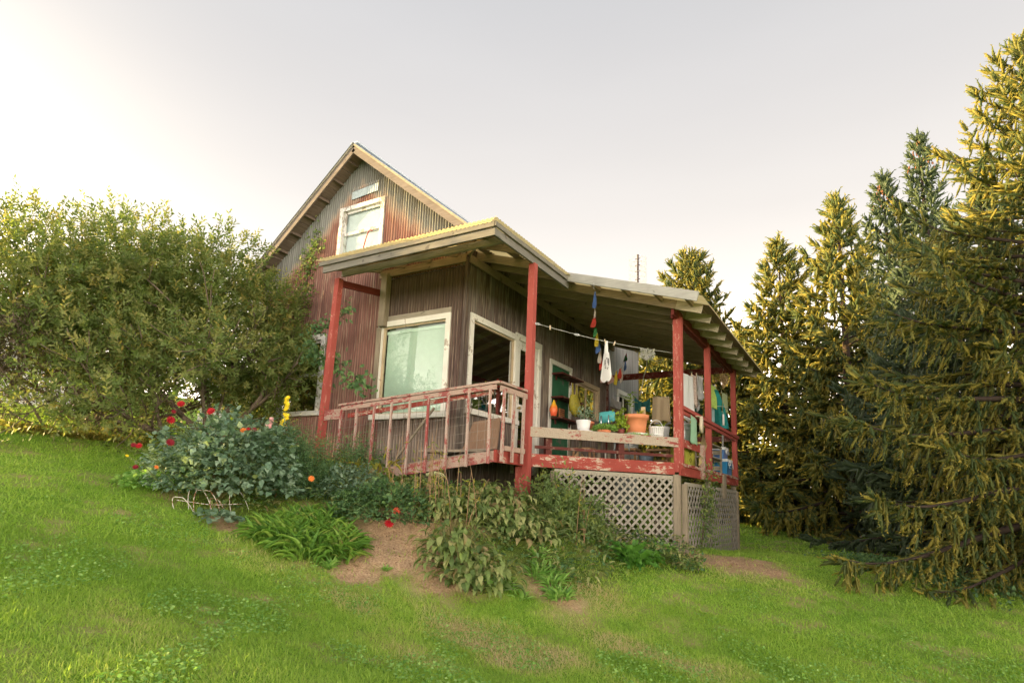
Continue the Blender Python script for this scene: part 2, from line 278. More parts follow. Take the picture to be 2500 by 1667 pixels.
# ------------------------------------------------------------------ house
HX0, HX1, HY0, HY1 = -6.85, -1.4, 1.05, 7.5
RX, RZ, RS = -4.1, 6.08, .80
def rz(x): return RZ - RS * abs(x - RX)
class Fr:   # frame of a wall: u along it, v up, n outward
    def __init__(s, o, u, n): s.o = Vector(o); s.u = Vector(u); s.n = Vector(n)
    def p(s, u, v, n=0): return s.o + s.u * u + Vector((0, 0, v)) + s.n * n
    def box(s, mb, u0, u1, v0, v1, n0, n1): return mb.add([s.p(u, v, n) for n in (n0, n1) for v in (v0, v1) for u in (u0, u1)], [(0, 2, 3, 1), (4, 5, 7, 6), (0, 1, 5, 4), (1, 3, 7, 5), (3, 2, 6, 7), (2, 0, 4, 6)])
WF = Fr((0, HY0, 0), (1, 0, 0), (0, -1, 0)); WS = Fr((HX1, 0, 0), (0, 1, 0), (1, 0, 0))
def sheets(fr, u0, u1, bot, top, holes, mat, parent, sheet=.66, pitch=.062, amp=.0135, name='metal_sheet', rows=()):
    a = u0; k = 0
    while a < u1 - .01:
        b = min(a + sheet, u1); n = max(4, int(round((b - a) / pitch * 6))); parts = {}; off = .004 * (k % 2) + random.uniform(0, .003)
        us = [a - .02 + (b - a + .02) * i / n for i in range(n + 1)]; two = all(any(h0 < (us[i] + us[i + 1]) / 2 < h1 for (h0, h1, _a, _b) in holes) for i in range(n))
        for i in range(n):
            um = (us[i] + us[i + 1]) / 2; iv = [(bot(um), top(um))]
            for (h0, h1, z0, z1) in holes:
                if h0 < um < h1:
                    new = []
                    for (p, q) in iv:
                        if z0 >= q or z1 <= p: new.append((p, q)); continue
                        if p < z0: new.append((p, z0))
                        if q > z1: new.append((z1, q))
                    iv = new
            for ji, (p, q) in enumerate(iv):
                if q - p < .01: continue
                V, Fc = parts.setdefault(ji if two else 0, ([], [])); j = len(V)
                for (uu, z) in ((us[i], p), (us[i + 1], p), (us[i + 1], q), (us[i], q)):
                    if z == q and abs(q - top(um)) < 1e-6: z = top(uu)
                    V.append(fr.p(uu, z, off + amp * math.cos(uu / pitch * 2 * math.pi)))
                Fc.append((j, j + 1, j + 2, j + 3))
        for V, Fc in parts.values(): MB().add(V, Fc, True).obj(name, mat, parent)
        a = b; k += 1
house = thing('farmhouse', 'two storey gabled farmhouse clad in rust red and grey corrugated metal', 'house', (-4.1, 4.3, 0))
BW = (-3.24, -1.78, .72, 2.36); UW = (-4.58, -3.54, 3.92, 4.96); LW = (-6.0, -4.86, .86, 2.30)
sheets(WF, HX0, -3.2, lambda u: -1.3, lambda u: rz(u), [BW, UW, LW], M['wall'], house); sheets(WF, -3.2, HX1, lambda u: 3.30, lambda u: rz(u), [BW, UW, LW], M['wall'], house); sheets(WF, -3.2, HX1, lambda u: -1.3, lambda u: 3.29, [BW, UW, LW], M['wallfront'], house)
SW = (1.30, 2.74, .80, 2.36); DR = (2.84, 3.72, -.2, 2.40); GD = (4.30, 5.22, -.2, 2.22); W2 = (5.66, 6.88, 1.30, 2.06)
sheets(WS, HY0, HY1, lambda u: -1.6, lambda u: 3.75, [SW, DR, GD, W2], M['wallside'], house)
sheets(Fr((HX0, 0, 0), (0, 1, 0), (-1, 0, 0)), HY0, 10, lambda u: -1.3, lambda u: rz(HX0), [], M['wall'], house, 1.2, .056)
W3 = (8.35, 9.35, .9, 2.25)
sheets(WS, HY1 + .05, 10, lambda u: -1.6, lambda u: 3.75, [W3], M['zinc'], house, .66, .11, .006)
box('rear_wall', (HX0, 9.95, -1.3), (HX1, 10, 3.8), M['zinc'], house)
MB().box((HX0 + .02, HY0 + .6, -.02), (HX1 - .05, 9.9, 0)).box((HX0 + .02, HY0 + .03, 2.75), (HX1 - .05, 9.9, 2.8)).obj('floor', M['dark'], house)
# outside corner trims and the old timber post
box('corner_trim', (HX1 - .03, HY0 - .035, -1.3), (HX1 + .035, HY0 + .03, 3.55), M['wallside'], house); box('corner_trim', (HX1 - .01, 7.47, -1.4), (HX1 + .05, 7.55, 3.5), M['darkred'], house)
box('timber_post', (-3.27, HY0 - .14, 2.36), (-3.13, HY0 - .012, 3.38), M['grey_z'], house); box('timber_post', (-3.36, HY0 - .06, -.4), (-3.26, HY0 - .012, 2.36), M['grey_z'], house)
# the patched vent boards in the gable
for (z0, z1, mt) in ((5.38, 5.44, 'wall'), (5.20, 5.37, 'zinc')): sheets(Fr((0, HY0 - .03, 0), (1, 0, 0), (0, -1, 0)), -4.36, -3.66, lambda u: z0 + .06 * (u + 4), lambda u: z1 + .06 * (u + 4), [], M['wall' if mt == 'wall' else 'patch'], house, .7, .062, .006, 'patch_sheet')
def window(fr, r, name, mt, fw=.09, sash='none', back=None, backd=.06, glass='glass', head=.0, label=None, ft=.035, sill=True):
    u0, u1, z0, z1 = r; mb = MB(); f = fr.box
    f(mb, u0 - fw, u0, z0, z1, -.06, ft); f(mb, u1, u1 + fw, z0, z1, -.06, ft); f(mb, u0 - fw, u1 + fw, z1, z1 + fw, -.06, ft + .004)
    w_ = mb.obj(name, M[mt], house)
    if label: w_['label'] = label
    if sill: f(MB(), u0 - fw - .03, u1 + fw + .03, z0 - .09, z0, -.06, ft + .05).obj('sill', M[mt], w_)
    if head: f(MB(), u0 - .02, u1 + fw, z1 + fw + .003, z1 + fw + head, .0, ft - .01).obj('head_board', M['grey_x'], w_)
    mb = MB()
    if sash == 'double':
        zm = (z0 + z1) / 2 + .02
        for (a, b, n0) in ((z0, zm + .02, -.045), (zm - .02, z1, -.02)):
            f(mb, u0, u0 + .06, a, b, n0 - .03, n0); f(mb, u1 - .06, u1, a, b, n0 - .03, n0); f(mb, u0 + .06, u1 - .06, a, a + .06, n0 - .03, n0 - .002); f(mb, u0 + .06, u1 - .06, b - .05, b, n0 - .03, n0 - .002)
    elif sash == 'slider':
        um = u0 + (u1 - u0) * .48
        for (a, b) in ((u0, um + .02), (um - .02, u1)): f(mb, a, a + .035, z0, z1, -.05, -.02); f(mb, b - .035, b, z0, z1, -.048, -.018)
        f(mb, u0 + .035, u1 - .035, z1 - .04, z1, -.05, -.02); f(mb, u0 + .035, u1 - .035, z0, z0 + .04, -.05, -.02)
    else:
        f(mb, u0, u0 + .045, z0, z1, -.05, -.01); f(mb, u1 - .03, u1, z0, z1, -.05, -.01); f(mb, u0 + .045, u1 - .03, z0, z0 + .03, -.05, -.012); f(mb, u0 + .045, u1 - .03, z1 - .03, z1, -.05, -.012)
    mb.obj('sash', M['tantrim' if sash == 'none' else mt], w_)
    f(MB(), u0 + .02, u1 - .02, z0 + .01, z1 - .01, -.039, -.035).obj('pane', M[glass], w_)
    if back: f(MB(), u0 + .02, u1 - .02, z0 + .01, z1 - .01, -backd - .02, -backd - .015).obj('curtain', M[back], w_)
    return w_
bw = window(WF, BW, 'window', 'cream', .10, 'none', None, head=.10, label='large front window with closed mint green blind')
mb = MB(); z = BW[2] + .03
while z < BW[3] - .1:
    mb.add([WF.p(BW[0] + .06, z, -.075), WF.p(BW[1] - .05, z, -.075), WF.p(BW[1] - .05, z + .022, -.066), WF.p(BW[0] + .06, z + .022, -.066)], [(0, 1, 2, 3)]); z += .0245
o = mb.obj('blind', M['blind'], bw); o['kind'] = 'stuff'
WF.box(MB(), BW[0] + .05, BW[1] - .04, BW[3] - .13, BW[3] - .07, -.09, -.055).obj('head_rail', M['blind'], bw); WF.box(MB(), BW[0] + .03, BW[1] - .02, BW[2], BW[3], -.14, -.13).obj('backing', M['curtain'], bw)
uw = window(WF, UW, 'window', 'white_old', .09, 'double', 'curtain', .07, label='upstairs sash window with flaking white frame and drawn pale curtain')
mb = MB(); q = [WF.p(-3.92 + .22 * t_, 3.98 + .42 * math.sin(min(1, t_ * 1.1) * math.pi * .62), .05) for t_ in [i / 9 for i in range(10)]]; mb.tube(q, .011, 6).obj('red_cord', plain('red_cord', (.35, .03, .05), .5), uw)
lw = window(WF, LW, 'window', 'white_old', .11, 'double', None, label='ground floor window half hidden by leaves', glass='glassd')
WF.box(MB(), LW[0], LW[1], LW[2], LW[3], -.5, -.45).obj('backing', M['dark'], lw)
sw = window(WS, SW, 'window', 'cream', .11, 'none', None, label='side window reflecting the porch rafters', glass='glassd')
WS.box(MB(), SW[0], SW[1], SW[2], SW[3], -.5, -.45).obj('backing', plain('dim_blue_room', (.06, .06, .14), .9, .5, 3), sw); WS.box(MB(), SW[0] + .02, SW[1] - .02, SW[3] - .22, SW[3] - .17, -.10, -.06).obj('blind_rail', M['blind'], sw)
w2 = window(WS, W2, 'window', 'tantrim', .10, 'slider', None, glass='glassd', label='small sliding window in tan frame', sill=False)
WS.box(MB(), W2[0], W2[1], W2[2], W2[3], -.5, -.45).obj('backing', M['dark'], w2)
w3 = window(WS, W3, 'window', 'white', .12, 'slider', None, glass='glass', label='white framed window in the grey rear wall')
WS.box(MB(), W3[0], W3[1], W3[2], W3[3], -.5, -.45).obj('backing', M['curtain'], w3)
# cream door
dr = thing('door', None, None, (0, 0, 0)); dr.parent = house; dr.location = -house.location
del_ = [k for k in ('label', 'category') if k in dr]
u0, u1, z0, z1 = DR; mb = MB(); WS.box(mb, u0 - .09, u0, z0, z1, -.06, .03); WS.box(mb, u1, u1 + .1, z0, z1, -.06, .03); WS.box(mb, u0 - .09, u1 + .1, z1, z1 + .12, -.06, .034); mb.obj('frame', M['cream'], dr)
mb = MB(); WS.box(mb, u0, u0 + .16, 0, z1, -.05, -.01); WS.box(mb, u1 - .16, u1, 0, z1, -.05, -.01); WS.box(mb, u0 + .16, u1 - .16, z1 - .16, z1, -.05, -.012); WS.box(mb, u0 + .16, u1 - .16, 1.0, 1.14, -.05, -.012); WS.box(mb, u0 + .16, u1 - .16, 0, .2, -.05, -.012); mb.obj('leaf', M['cream'], dr)
WS.box(MB(), u0 + .1, u1 - .1, .1, z1 - .1, -.036, -.03).obj('pane', M['glassd'], dr); WS.box(MB(), u0, u1, 0, z1, -.14, -.12).obj('backing', plain('brown_inner_door', (.12, .08, .06), .7), dr)
mb = MB(); a = WS.p(u0 + .08, 1.05, .0); mb.tube([a, a + Vector((.05, 0, 0))], .012).tube([a + Vector((.05, 0, 0)), a + Vector((.075, 0, 0))], .03, 10); mb.obj('handle', plain('brass', (.5, .38, .15), .3, metal=.9), dr)
# green boarded doorway with cream side trims
gd = thing('door', None, None, (0, 0, 0)); gd.parent = house; gd.location = -house.location
u0, u1, z0, z1 = GD; M['green'] = worn('green_door_paint', (.035, .15, .075), (.12, .13, .1), .12, (1, 1, .6))
for (a, b) in ((u0, u0 + .455), (u0 + .46, u1)): WS.box(MB(), a, b, -.1, z1, -.05, .0).obj('panel', M['green'], gd)
mb = MB(); WS.box(mb, u0 - .09, u0, -.1, z1, -.03, .04); WS.box(mb, u1, u1 + .09, -.1, z1, -.03, .04); WS.box(mb, u0 - .09, u1 + .09, z1, z1 + .1, -.03, .044); mb.obj('frame', M['cream'], gd)
# roof of the house
def slope(x0, x1, y0, y1, name, mat, lift=.09, th=.004, corr=.076, amp=.009, parent=None, zf=rz):
    n = int((y1 - y0) / corr * 6); V = []; Fc = []
    for i in range(n + 1):
        y = y0 + (y1 - y0) * i / n; dz = amp * math.cos(y / corr * 2 * math.pi) + lift
        V += [(x0, y, zf(x0) + dz), (x1, y, zf(x1) + dz)]
    Fc = [(2 * i, 2 * i + 1, 2 * i + 3, 2 * i + 2) for i in range(n)]
    return MB().add(V, Fc, True).obj(name, mat, parent)
roof = MB().box((RX - .09, .70, rz(RX) + .10), (RX + .09, 10.1, rz(RX) + .135)).obj('roof', M['steelroof'], house); roof['label'] = 'steel ridge cap and corrugated roof'
for (a, b) in ((RX, -7.35), (RX, -1.12)):
    y = .66
    while y < 10.1: slope(a, b, y, min(y + .76, 10.15), 'roof_sheet', M['steelroof'], .10 + random.uniform(0, .012), parent=roof); y += .755
    sgn = -1 if b < a else 1; nb = 17
    for k in range(nb):   # sheathing boards under the metal: their undersides make the soffit
        xa = a + (b - a) * k / nb; xb = a + (b - a) * (k + 1) / nb - sgn * .012; dz = .012 * (k % 2) + random.uniform(0, .008)
        MB().add([(xa, .74, rz(xa) + dz), (xb, .74, rz(xb) + dz), (xb, 1.6, rz(xb) + dz), (xa, 1.6, rz(xa) + dz), (xa, .74, rz(xa) + dz + .03), (xb, .74, rz(xb) + dz + .03), (xb, 1.6, rz(xb) + dz + .03), (xa, 1.6, rz(xa) + dz + .03)],
                 [(3, 2, 1, 0), (4, 5, 6, 7), (0, 1, 5, 4), (1, 2, 6, 5), (2, 3, 7, 6), (3, 0, 4, 7)]).obj('sheathing_board', M['soffit'], roof)
        if k % 2 == 1: bar('lookout', (xa, .75, rz(xa) - .03), (xa, HY0 - .02, rz(xa) - .03), .04, .055, M['soffit'], roof)
    bar('barge_board', (a + sgn * .0, .715, rz(a) + .0), (b, .715, rz(b) + .0), .035, .16, M['barge'], roof)
    bar('fascia_trim', (a, .69, rz(a) + .085), (b, .69, rz(b) + .085), .02, .045, M['grey_x'], roof)

# ------------------------------------------------------------------ porch
porch = thing('porch', 'wrap around porch with red posts and mossy corrugated hip roof', 'porch', (.5, 3, 0))
def zr(x): return 3.46 - .305 * (x - HX1)          # underside of side rafters
def zf_(y): return 3.46 - .305 * (HY0 - y)         # underside of front rafters
EX, EY, EXW, YW0, YW1 = .06, -.37, 2.28, 1.93, 7.95
def post(x, y, z0, z1, s=.105, m='post'): return box('post', (x - s / 2, y - s / 2, z0), (x + s / 2, y + s / 2, z1), M[m], porch)
P1 = (-3.44, .04); P2 = (.045, .80); P3 = (1.75, 2.74); P4 = (1.77, 4.85); P5 = (1.78, 7.38)
MB().bar((P1[0] - .10, P1[1] + .01, -.7), (P1[0] + .02, P1[1], 3.0), .105, .105, (0, 1, 0)).obj('post', M['post'], porch)
post(*P2, -1.15, 2.96); box('post_board', (P2[0] - .17, P2[1] - .03, -1.1), (P2[0] - .0555, P2[1] + .05, -.19), M['post'], porch)
for p_ in (P3, P4, P5): post(*p_, -.15, 2.5)
box('post_board', (P3[0] + .056, P3[1] - .05, -.1), (P3[0] + .09, P3[1] + .05, 2.42), M['post'], porch)
bar('beam', (1.765, 2.45, 2.47), (1.765, 7.75, 2.47), .05, .15, M['beam'], porch); bar('beam', (1.71, 2.6, 2.45), (1.71, 7.6, 2.45), .04, .13, M['beam'], porch)
bar('beam', (HX1, 7.42, 2.49), (1.7, 7.42, 2.49), .05, .15, M['beam'], porch); bar('brace', (P1[0] + .02, .08, 2.93), (-3.3, HY0 - .05, 3.02), .045, .12, M['beam'], porch)
# rafters of the side roof and their tails
k = 0; y = 2.42
while y < 7.95:
    bar('rafter', (HX1 + .02, y, zr(HX1) + .07), (2.22, y, zr(2.22) + .07), .045, .14, M['rafter'], porch)
    bar('rafter_tail', (1.84, y, zr(1.84) + .068), (2.245, y, zr(2.245) + .068), .047, .146, M['tail'], porch); y += .60
y = 1.6
for y in (1.3, 1.75): bar('rafter', (HX1 + .02, y, zr(HX1) + .07), (EX - .03, y, zr(EX) + .07), .045, .14, M['rafter'], porch)
for x in (-3.4, -2.8, -2.2, -1.6): bar('rafter', (x, HY0 - .02, zf_(HY0) + .07), (x, EY + .03, zf_(EY) + .07), .045, .14, M['rafter'], porch)
bar('hip_rafter', (HX1, HY0, 3.53), (EX - .02, EY + .02, zr(EX) + .07), .045, .15, M['rafter'], porch)
for t_, in ((.35,), (.68,)):
    x = HX1 + (EX - HX1) * t_; y = HY0 + (EY - HY0) * t_; bar('jack_rafter', (x, y, zr(x) + .07), (x, EY + .03, zf_(EY) + .07), .04, .13, M['rafter'], porch); bar('jack_rafter', (x, y, zr(x) + .07), (EX - .03, y, zr(EX) + .07), .04, .13, M['rafter'], porch)
# roof planks on top of the rafters (the strip by the front rake stays open to the yellowed sheets)
x = HX1 + .03
while x < 2.2:
    wd = .17; y0 = 2.40 if x > -.1 else 1.5
    MB().add([(xx, yy, zr(xx) + dz) for dz in (.141, .148) for (xx, yy) in ((x, y0), (x + wd, y0), (x + wd, 7.93), (x, 7.93))], [(3, 2, 1, 0), (4, 5, 6, 7), (0, 1, 5, 4), (1, 2, 6, 5), (2, 3, 7, 6), (3, 0, 4, 7)]).obj('roof_plank', M['plank'], porch); x += wd + .008
for yy in (EY + .25, EY + .85): bar('purlin', (-3.36, yy, zf_(yy) + .145), (HX1 + (HY0 - yy), yy, zf_(yy) + .155), .15, .02, M['plank'], porch)
for xx in (-1.1, -.5): bar('purlin', (xx, HY0 - (xx - HX1), zr(xx) + .155), (xx, 2.4, zr(xx) + .155), .15, .02, M['plank'], porch)
# fascias
bar('fascia_board', (-3.36, EY, 3.005), (EX, EY, 3.005), .035, .11, M['fasc_x'], porch); bar('fascia_board', (-3.42, EY - .04, 3.10), (EX + .04, EY - .04, 3.10), .03, .07, M['fasc_x'], porch)
bar('fascia_board', (EX, EY - .02, 3.005), (EX, 2.02, 3.005), .035, .11, M['fasc_y'], porch); bar('fascia_board', (EX + .04, EY - .055, 3.10), (EX + .04, YW0, 3.10), .03, .07, M['fasc_y'], porch)
bar('fascia_board', (EX, YW0, zr(EX) + .13), (EXW + .02, YW0, zr(EXW) + .13), .03, .15, M['rake'], porch)
for x in (.5, 1.05, 1.6, 2.1): bar('lookout', (x, YW0 + .02, zr(x) + .12), (x, 2.40, zr(x) + .12), .045, .09, M['rafter'], porch)
bar('fascia_board', (-3.38, EY, zf_(EY) + .08), (-3.38, HY0, zf_(HY0) + .08), .03, .13, M['grey_y'], porch)
bar('cross_beam', (-3.34, .04, 3.075), (-.04, .04, 3.075), .05, .10, M['grey_x'], porch); bar('cross_beam', (-.0, .1, 3.07), (-.0, 1.9, 3.07), .05, .1, M['grey_y'], porch)
bar('ledger', (HX1 + .04, HY0, 3.40), (HX1 + .04, 7.9, 3.40), .04, .14, M['rafter'], porch); bar('ledger', (-3.4, HY0 - .04, 3.40), (HX1, HY0 - .04, 3.40), .04, .14, M['rafter'], porch)
# roofing sheets
def rsheet(pts_fn, n, name='roof_sheet'):
    V = []; 
    for i in range(n + 1): V += pts_fn(i / n)
    return MB().add(V, [(2 * i, 2 * i + 1, 2 * i + 3, 2 * i + 2) for i in range(n)], True).obj(name, M['roofing'], porch)
def side_sheet(y0, y1, ex):
    l_ = .012 * random.random()
    def f(t):
        y = y0 + (y1 - y0) * t; dz = .163 + l_ + .011 * math.cos(y / .076 * 2 * math.pi); x0 = HX1 if y > HY0 else HX1 + (HY0 - y)
        return [(x0, y, zr(x0) + dz), (ex, y, zr(ex) + dz)]
    rsheet(f, int((y1 - y0) / .076 * 6) + 1)
def front_sheet(x0, x1):
    l_ = .012 * random.random()
    def f(t):
        x = x0 + (x1 - x0) * t; dz = .163 + l_ + .011 * math.cos(x / .076 * 2 * math.pi); yt = HY0 if x < HX1 else HY0 - (x - HX1)
        return [(x, yt, zf_(yt) + dz), (x, EY - .11, zf_(EY - .11) + dz)]
    rsheet(f, int((x1 - x0) / .076 * 6) + 1)
x = -3.46
while x < EX + .1: front_sheet(x, min(x + .62, EX + .1)); x += .62
y = EY - .11
while y < YW0 - .02: side_sheet(y, min(y + .62, YW0), EX + .10); y += .62
y = YW0
while y < 8.0: side_sheet(y, min(y + .62, 8.02), EXW + .08); y += .62
# deck: boards, fascia, ramp
x = 0
for k in range(20):
    y = 1.1 + k * .33; xr = 1.74 if y > 2.75 else .0 + (y - .8) * .875
    box('deck_board', (HX1 + .03, y, -.04), (max(.0, xr - .03), y + .32, -.004), M['deck'], porch)
box('deck_board', (HX1 + .03, .02, -.04), (-.02, 1.08, -.002), M['deck'], porch)
MB().add([(-.02, .02, -.004), (-.02, 1.0, -.004), (-3.4, 1.0, -.44), (-3.4, .02, -.44), (-.02, .02, -.04), (-.02, 1.0, -.04), (-3.4, 1.0, -.48), (-3.4, .02, -.48)], [(0, 1, 2, 3), (7, 6, 5, 4), (0, 3, 7, 4), (2, 1, 5, 6), (0, 4, 5, 1), (3, 2, 6, 7)]).obj('ramp_board', M['deck'], porch)
bar('deck_fascia', (0, 0, -.10), (-2.6, 0, -.10 - .13 * 2.6), .035, .15, M['rail'], porch); bar('ledger_strip', (0, -.03, -.165), (-2.6, -.03, -.165 - .13 * 2.6), .03, .035, M['rail'], porch)
bar('deck_fascia', (0.0, -.02, -.10), (0.0, .77, -.10), .035, .17, M['fascia_red'], porch)
bar('deck_fascia', (.09, .85, -.095), (1.70, 2.69, -.095), .04, .19, M['fascia_red'], porch)
bar('deck_fascia', (1.80, 2.67, -.105), (1.80, 7.47, -.105), .04, .19, M['fascia_red'], porch); bar('ledger_strip', (1.83, 2.67, -.03), (1.83, 7.47, -.03), .03, .05, M['fascia_red'], porch)
for (x, y) in ((1.74, 2.72), (1.74, 4.9), (1.74, 7.35), (-.1, 4.6), (.4, 6)): box('support_post', (x - .05, y - .05, h(x, y) - .3), (x + .05, y + .05, -.19), M['grey_z'], porch)
box('gate_block', (1.80, 5.75, -.50), (1.86, 5.98, -.02), M['grey_z'], porch)

# railing along the ramp
rl = thing('ramp_railing', 'peeling red and white railing along the ramp with thin balusters', 'railing', (-1.5, 0, .5))
zt = lambda x: .90 + .062 * x
MB().bar((.04, .0, zt(0) + .02), (-3.05, .0, zt(-3.05) + .02), .13, .035).obj('cap_rail', M['rail'], rl)
bar('handrail', (0, -.045, zt(0) - .045), (-2.98, -.045, zt(-2.98) - .045), .03, .07, M['rail'], rl); bar('handrail', (-3.0, .03, .60), (-3.46, .03, .585), .04, .17, M['rail'], rl)
bar('handrail', (-.1, .03, zt(0) - .10), (-2.9, .03, zt(-2.9) - .16), .03, .07, M['fascia_red'], rl)
for k in range(9):
    x = -.07 - .362 * k; bar('baluster', (x, -.075, -.20 + .13 * x), (x - random.uniform(-.012, .012), -.075, zt(x) - .075), .034, .028, M['baluster'], rl, (0, 1, 0))
bar('cap_rail', (0, -.03, .925), (.0, .74, .925), .12, .035, M['rail'], rl); bar('handrail', (.045, 0, .84), (.045, .74, .84), .03, .08, M['rail'], rl); bar('lower_rail', (.045, .15, .02), (.045, .72, .02), .03, .07, M['rail'], rl)
for y in (.04, .32, .60): bar('baluster', (.075, y, -.17), (.075, y + .01, .82), .03, .045, M['baluster'], rl, (0, 1, 0))
bar('diagonal_brace', (-1.95, .05, -.28), (-1.15, .05, .62), .03, .03, M['grey_z'], rl)
wire = plain('thin_wire', (.25, .23, .2), .5, metal=.6); mb = MB()
for k in range(24): x = -.05 - k * .125; mb.bar((x, -.02, -.05 + .13 * x), (x, -.02, zt(x) - .02), .003, .003)
for k in range(7): mb.bar((0, -.02, .02 + k * .125), (-3, -.02, .02 + k * .125 - .3), .003, .003)
o = mb.obj('wire_mesh', wire, rl); o['kind'] = 'stuff'
# plywood leaning inside the railing
tag(MB().add([(-.72, .22, .0), (-.05, .10, .0), (-.05, .16, .45), (-.58, .27, .42), (-.72, .24, .0), (-.05, .12, .0), (-.05, .18, .45), (-.58, .29, .42)], [(0, 1, 2, 3), (7, 6, 5, 4), (0, 4, 5, 1), (1, 5, 6, 2), (2, 6, 7, 3), (3, 7, 4, 0)]).obj('plywood_sheet', wood('plywood', (.30, .19, .13), 'z', .7)), 'brown plywood offcut leaning inside the ramp corner of the railing', 'board')

# bench between the second and third posts, and the short one beyond
bn = thing('porch_bench', 'long peeling red bench shelf between two porch posts holding flowerpots', 'bench', (.9, 1.8, 0))
A = Vector((.09, .86, 0)); B = Vector((1.72, 2.70, 0)); D = (B - A).normalized(); NI = Vector((-D.y, D.x, 0)); Zv = Vector((0, 0, 1)); LB = (B - A).length
def bp(t, n, z): return A + D * t + NI * n + Zv * z
bar('front_board', bp(-.1, -.03, .325), bp(LB + .1, -.03, .325), .04, .15, M['bench'], bn)
for k in range(4): bar('seat_board', bp(0, .05 + k * .125, .385), bp(LB, .05 + k * .125, .385), .115, .03, M['grey_x'], bn)
for t_ in (.28, 1.5): bar('leg', bp(t_, .06, -.0), bp(t_, .06, .36), .09, .1, M['darkred'], bn, D)
bar('lower_rail', bp(.05, .0, .105), bp(LB - .05, .0, .105), .025, .045, M['darkred'], bn)
b2 = thing('side_bench', 'short peeling bench beside the corner post under the galvanised can', 'bench', (1.6, 3.3, 0))
bar('front_board', (1.80, 2.83, .33), (1.80, 3.95, .33), .035, .13, M['fascia_red'], b2)
for k in range(3): bar('seat_board', (1.72 - k * .13, 2.85, .39), (1.72 - k * .13, 3.95, .39), .12, .03, M['grey_y'], b2)
bar('leg', (1.84, 4.0, -.2), (1.84, 4.0, .40), .09, .045, M['baluster'], b2, (0, 1, 0))
r2 = thing('side_railing', 'red handrail between the porch posts on the far right side', 'railing', (1.8, 5, .9))
bar('handrail', (1.83, 2.72, .90), (1.83, 7.55, .90), .05, .06, M['post'], r2); bar('handrail', (1.81, 2.8, .83), (1.81, 7.4, .83), .03, .06, M['post'], r2); bar('back_rail', (.3, 7.4, .86), (1.7, 7.4, .86), .04, .12, M['darkred'], r2)

# lattice skirts
def lattice(label, a, b, ztop, nb):
    a = Vector(a); b = Vector(b); d = (b - a); Ln = d.length; d /= Ln; n = Vector((d.y, -d.x, 0)); t = thing('lattice_skirt', label, 'lattice', (a + b) / 2)
    sp_ = nb; zb = min(h(a.x, a.y), h(b.x, b.y)) - .05; H_ = ztop - zb; c = -H_
    def gz(u): q = a + d * u; return h(q.x, q.y) - .06
    for sgn in (1, -1):
        c = -H_ + (sp_ / 2 if sgn < 0 else 0)
        while c < Ln:
            # line: u = c + s (sgn>0) or u = c + H - s ; s height above zb
            pts = []
            for i in range(41):
                s_ = H_ * i / 40; u = c + s_ if sgn > 0 else c + H_ - s_
                if 0 <= u <= Ln and zb + s_ >= gz(u): pts.append((u, zb + s_))
            if len(pts) > 2:
                (ua, za), (ub, zb2) = pts[0], pts[-1]; off = .006 if sgn > 0 else -.006
                q0 = a + d * ua + n * off; q1 = a + d * ub + n * off; j = random.uniform(-.008, .008)
                MB().bar((q0.x, q0.y, za), (q1.x, q1.y, zb2 + j), .036, .009, n).obj('slat', M['lattice'], t)
            c += sp_
    bar('frame_strip', (a.x, a.y, ztop), (b.x, b.y, ztop - .003), .02, .06, M['grey_x'], t)
    for q in (a, b): box('end_post', (q.x - .04, q.y - .04, h(q.x, q.y) - .2), (q.x + .04, q.y + .04, ztop), M['grey_z'], t)
lattice('weathered diagonal lattice under the bench front of the porch', (.35, 1.10, 0), (1.72, 2.74, 0), -.235, .140)
lattice('weathered lattice skirt along the right side of the porch', (1.83, 2.84, 0), (1.80, 7.35, 0), -.33, .20)

# ------------------------------------------------------------------ foliage tools
def leaf_t(kind):
    if kind == 'diamond': V = [(0, 0, 0), (-.5, .45, .06), (0, 1, -.05), (.5, .45, .06), (0, .45, -.03)]; F = [(0, 4, 1), (4, 2, 1), (0, 3, 4), (4, 3, 2)]
    elif kind == 'blade': V = [(-.5, 0, 0), (.5, 0, 0), (0, 1, 0)]; F = [(0, 1, 2)]
    elif kind == 'tri': V = [(0, 0, 0), (-.5, .5, .03), (0, 1, 0), (.5, .5, .03)]; F = [(0, 2, 1), (0, 3, 2)]
    else:
        n, prof, arc = {'ovate': (5, [0, .8, 1, .75, .35, 0], .25), 'hosta': (6, [.1, .8, 1, .9, .6, .28, 0], 1.15), 'strap': (6, [.5, .8, 1, 1, .85, .5, 0], 1.0), 'lance': (4, [0, .9, 1, .6, 0], .45), 'round': (5, [.3, .95, 1.05, .95, .6, .12], .15), 'wavy': (8, [.3, .7, 1, 1, .95, .85, .7, .4, 0], .7)}[kind]
        V = []; F = []; y = z = 0.; a = arc * .35 if kind in ('hosta', 'strap') else .1
        for i in range(n + 1):
            w_ = prof[i] * .5; fold = .22 * w_; k = (.09 * math.sin(i * 2.4)) if kind in ('wavy', 'ovate') else 0
            V += [(-w_, y - (.12 if kind == 'hosta' and i == 0 else 0), z + fold + k), (0, y, z), (w_, y, z + fold - k)]
            if i < n: y += math.cos(a) / n; z += math.sin(a) / n; a -= arc * 1.6 / n
        for i in range(n):
            b = i * 3; F += [(b, b + 1, b + 4), (b, b + 4, b + 3), (b + 1, b + 2, b + 5), (b + 1, b + 5, b + 4)]
    return np.array(V, float), np.array(F, int)
def unit(v): return v / np.maximum(np.linalg.norm(v, axis=-1, keepdims=True), 1e-9)
def frames(d, n):
    d = unit(d); x = unit(np.cross(d, n)); z = np.cross(x, d); return x, d, z
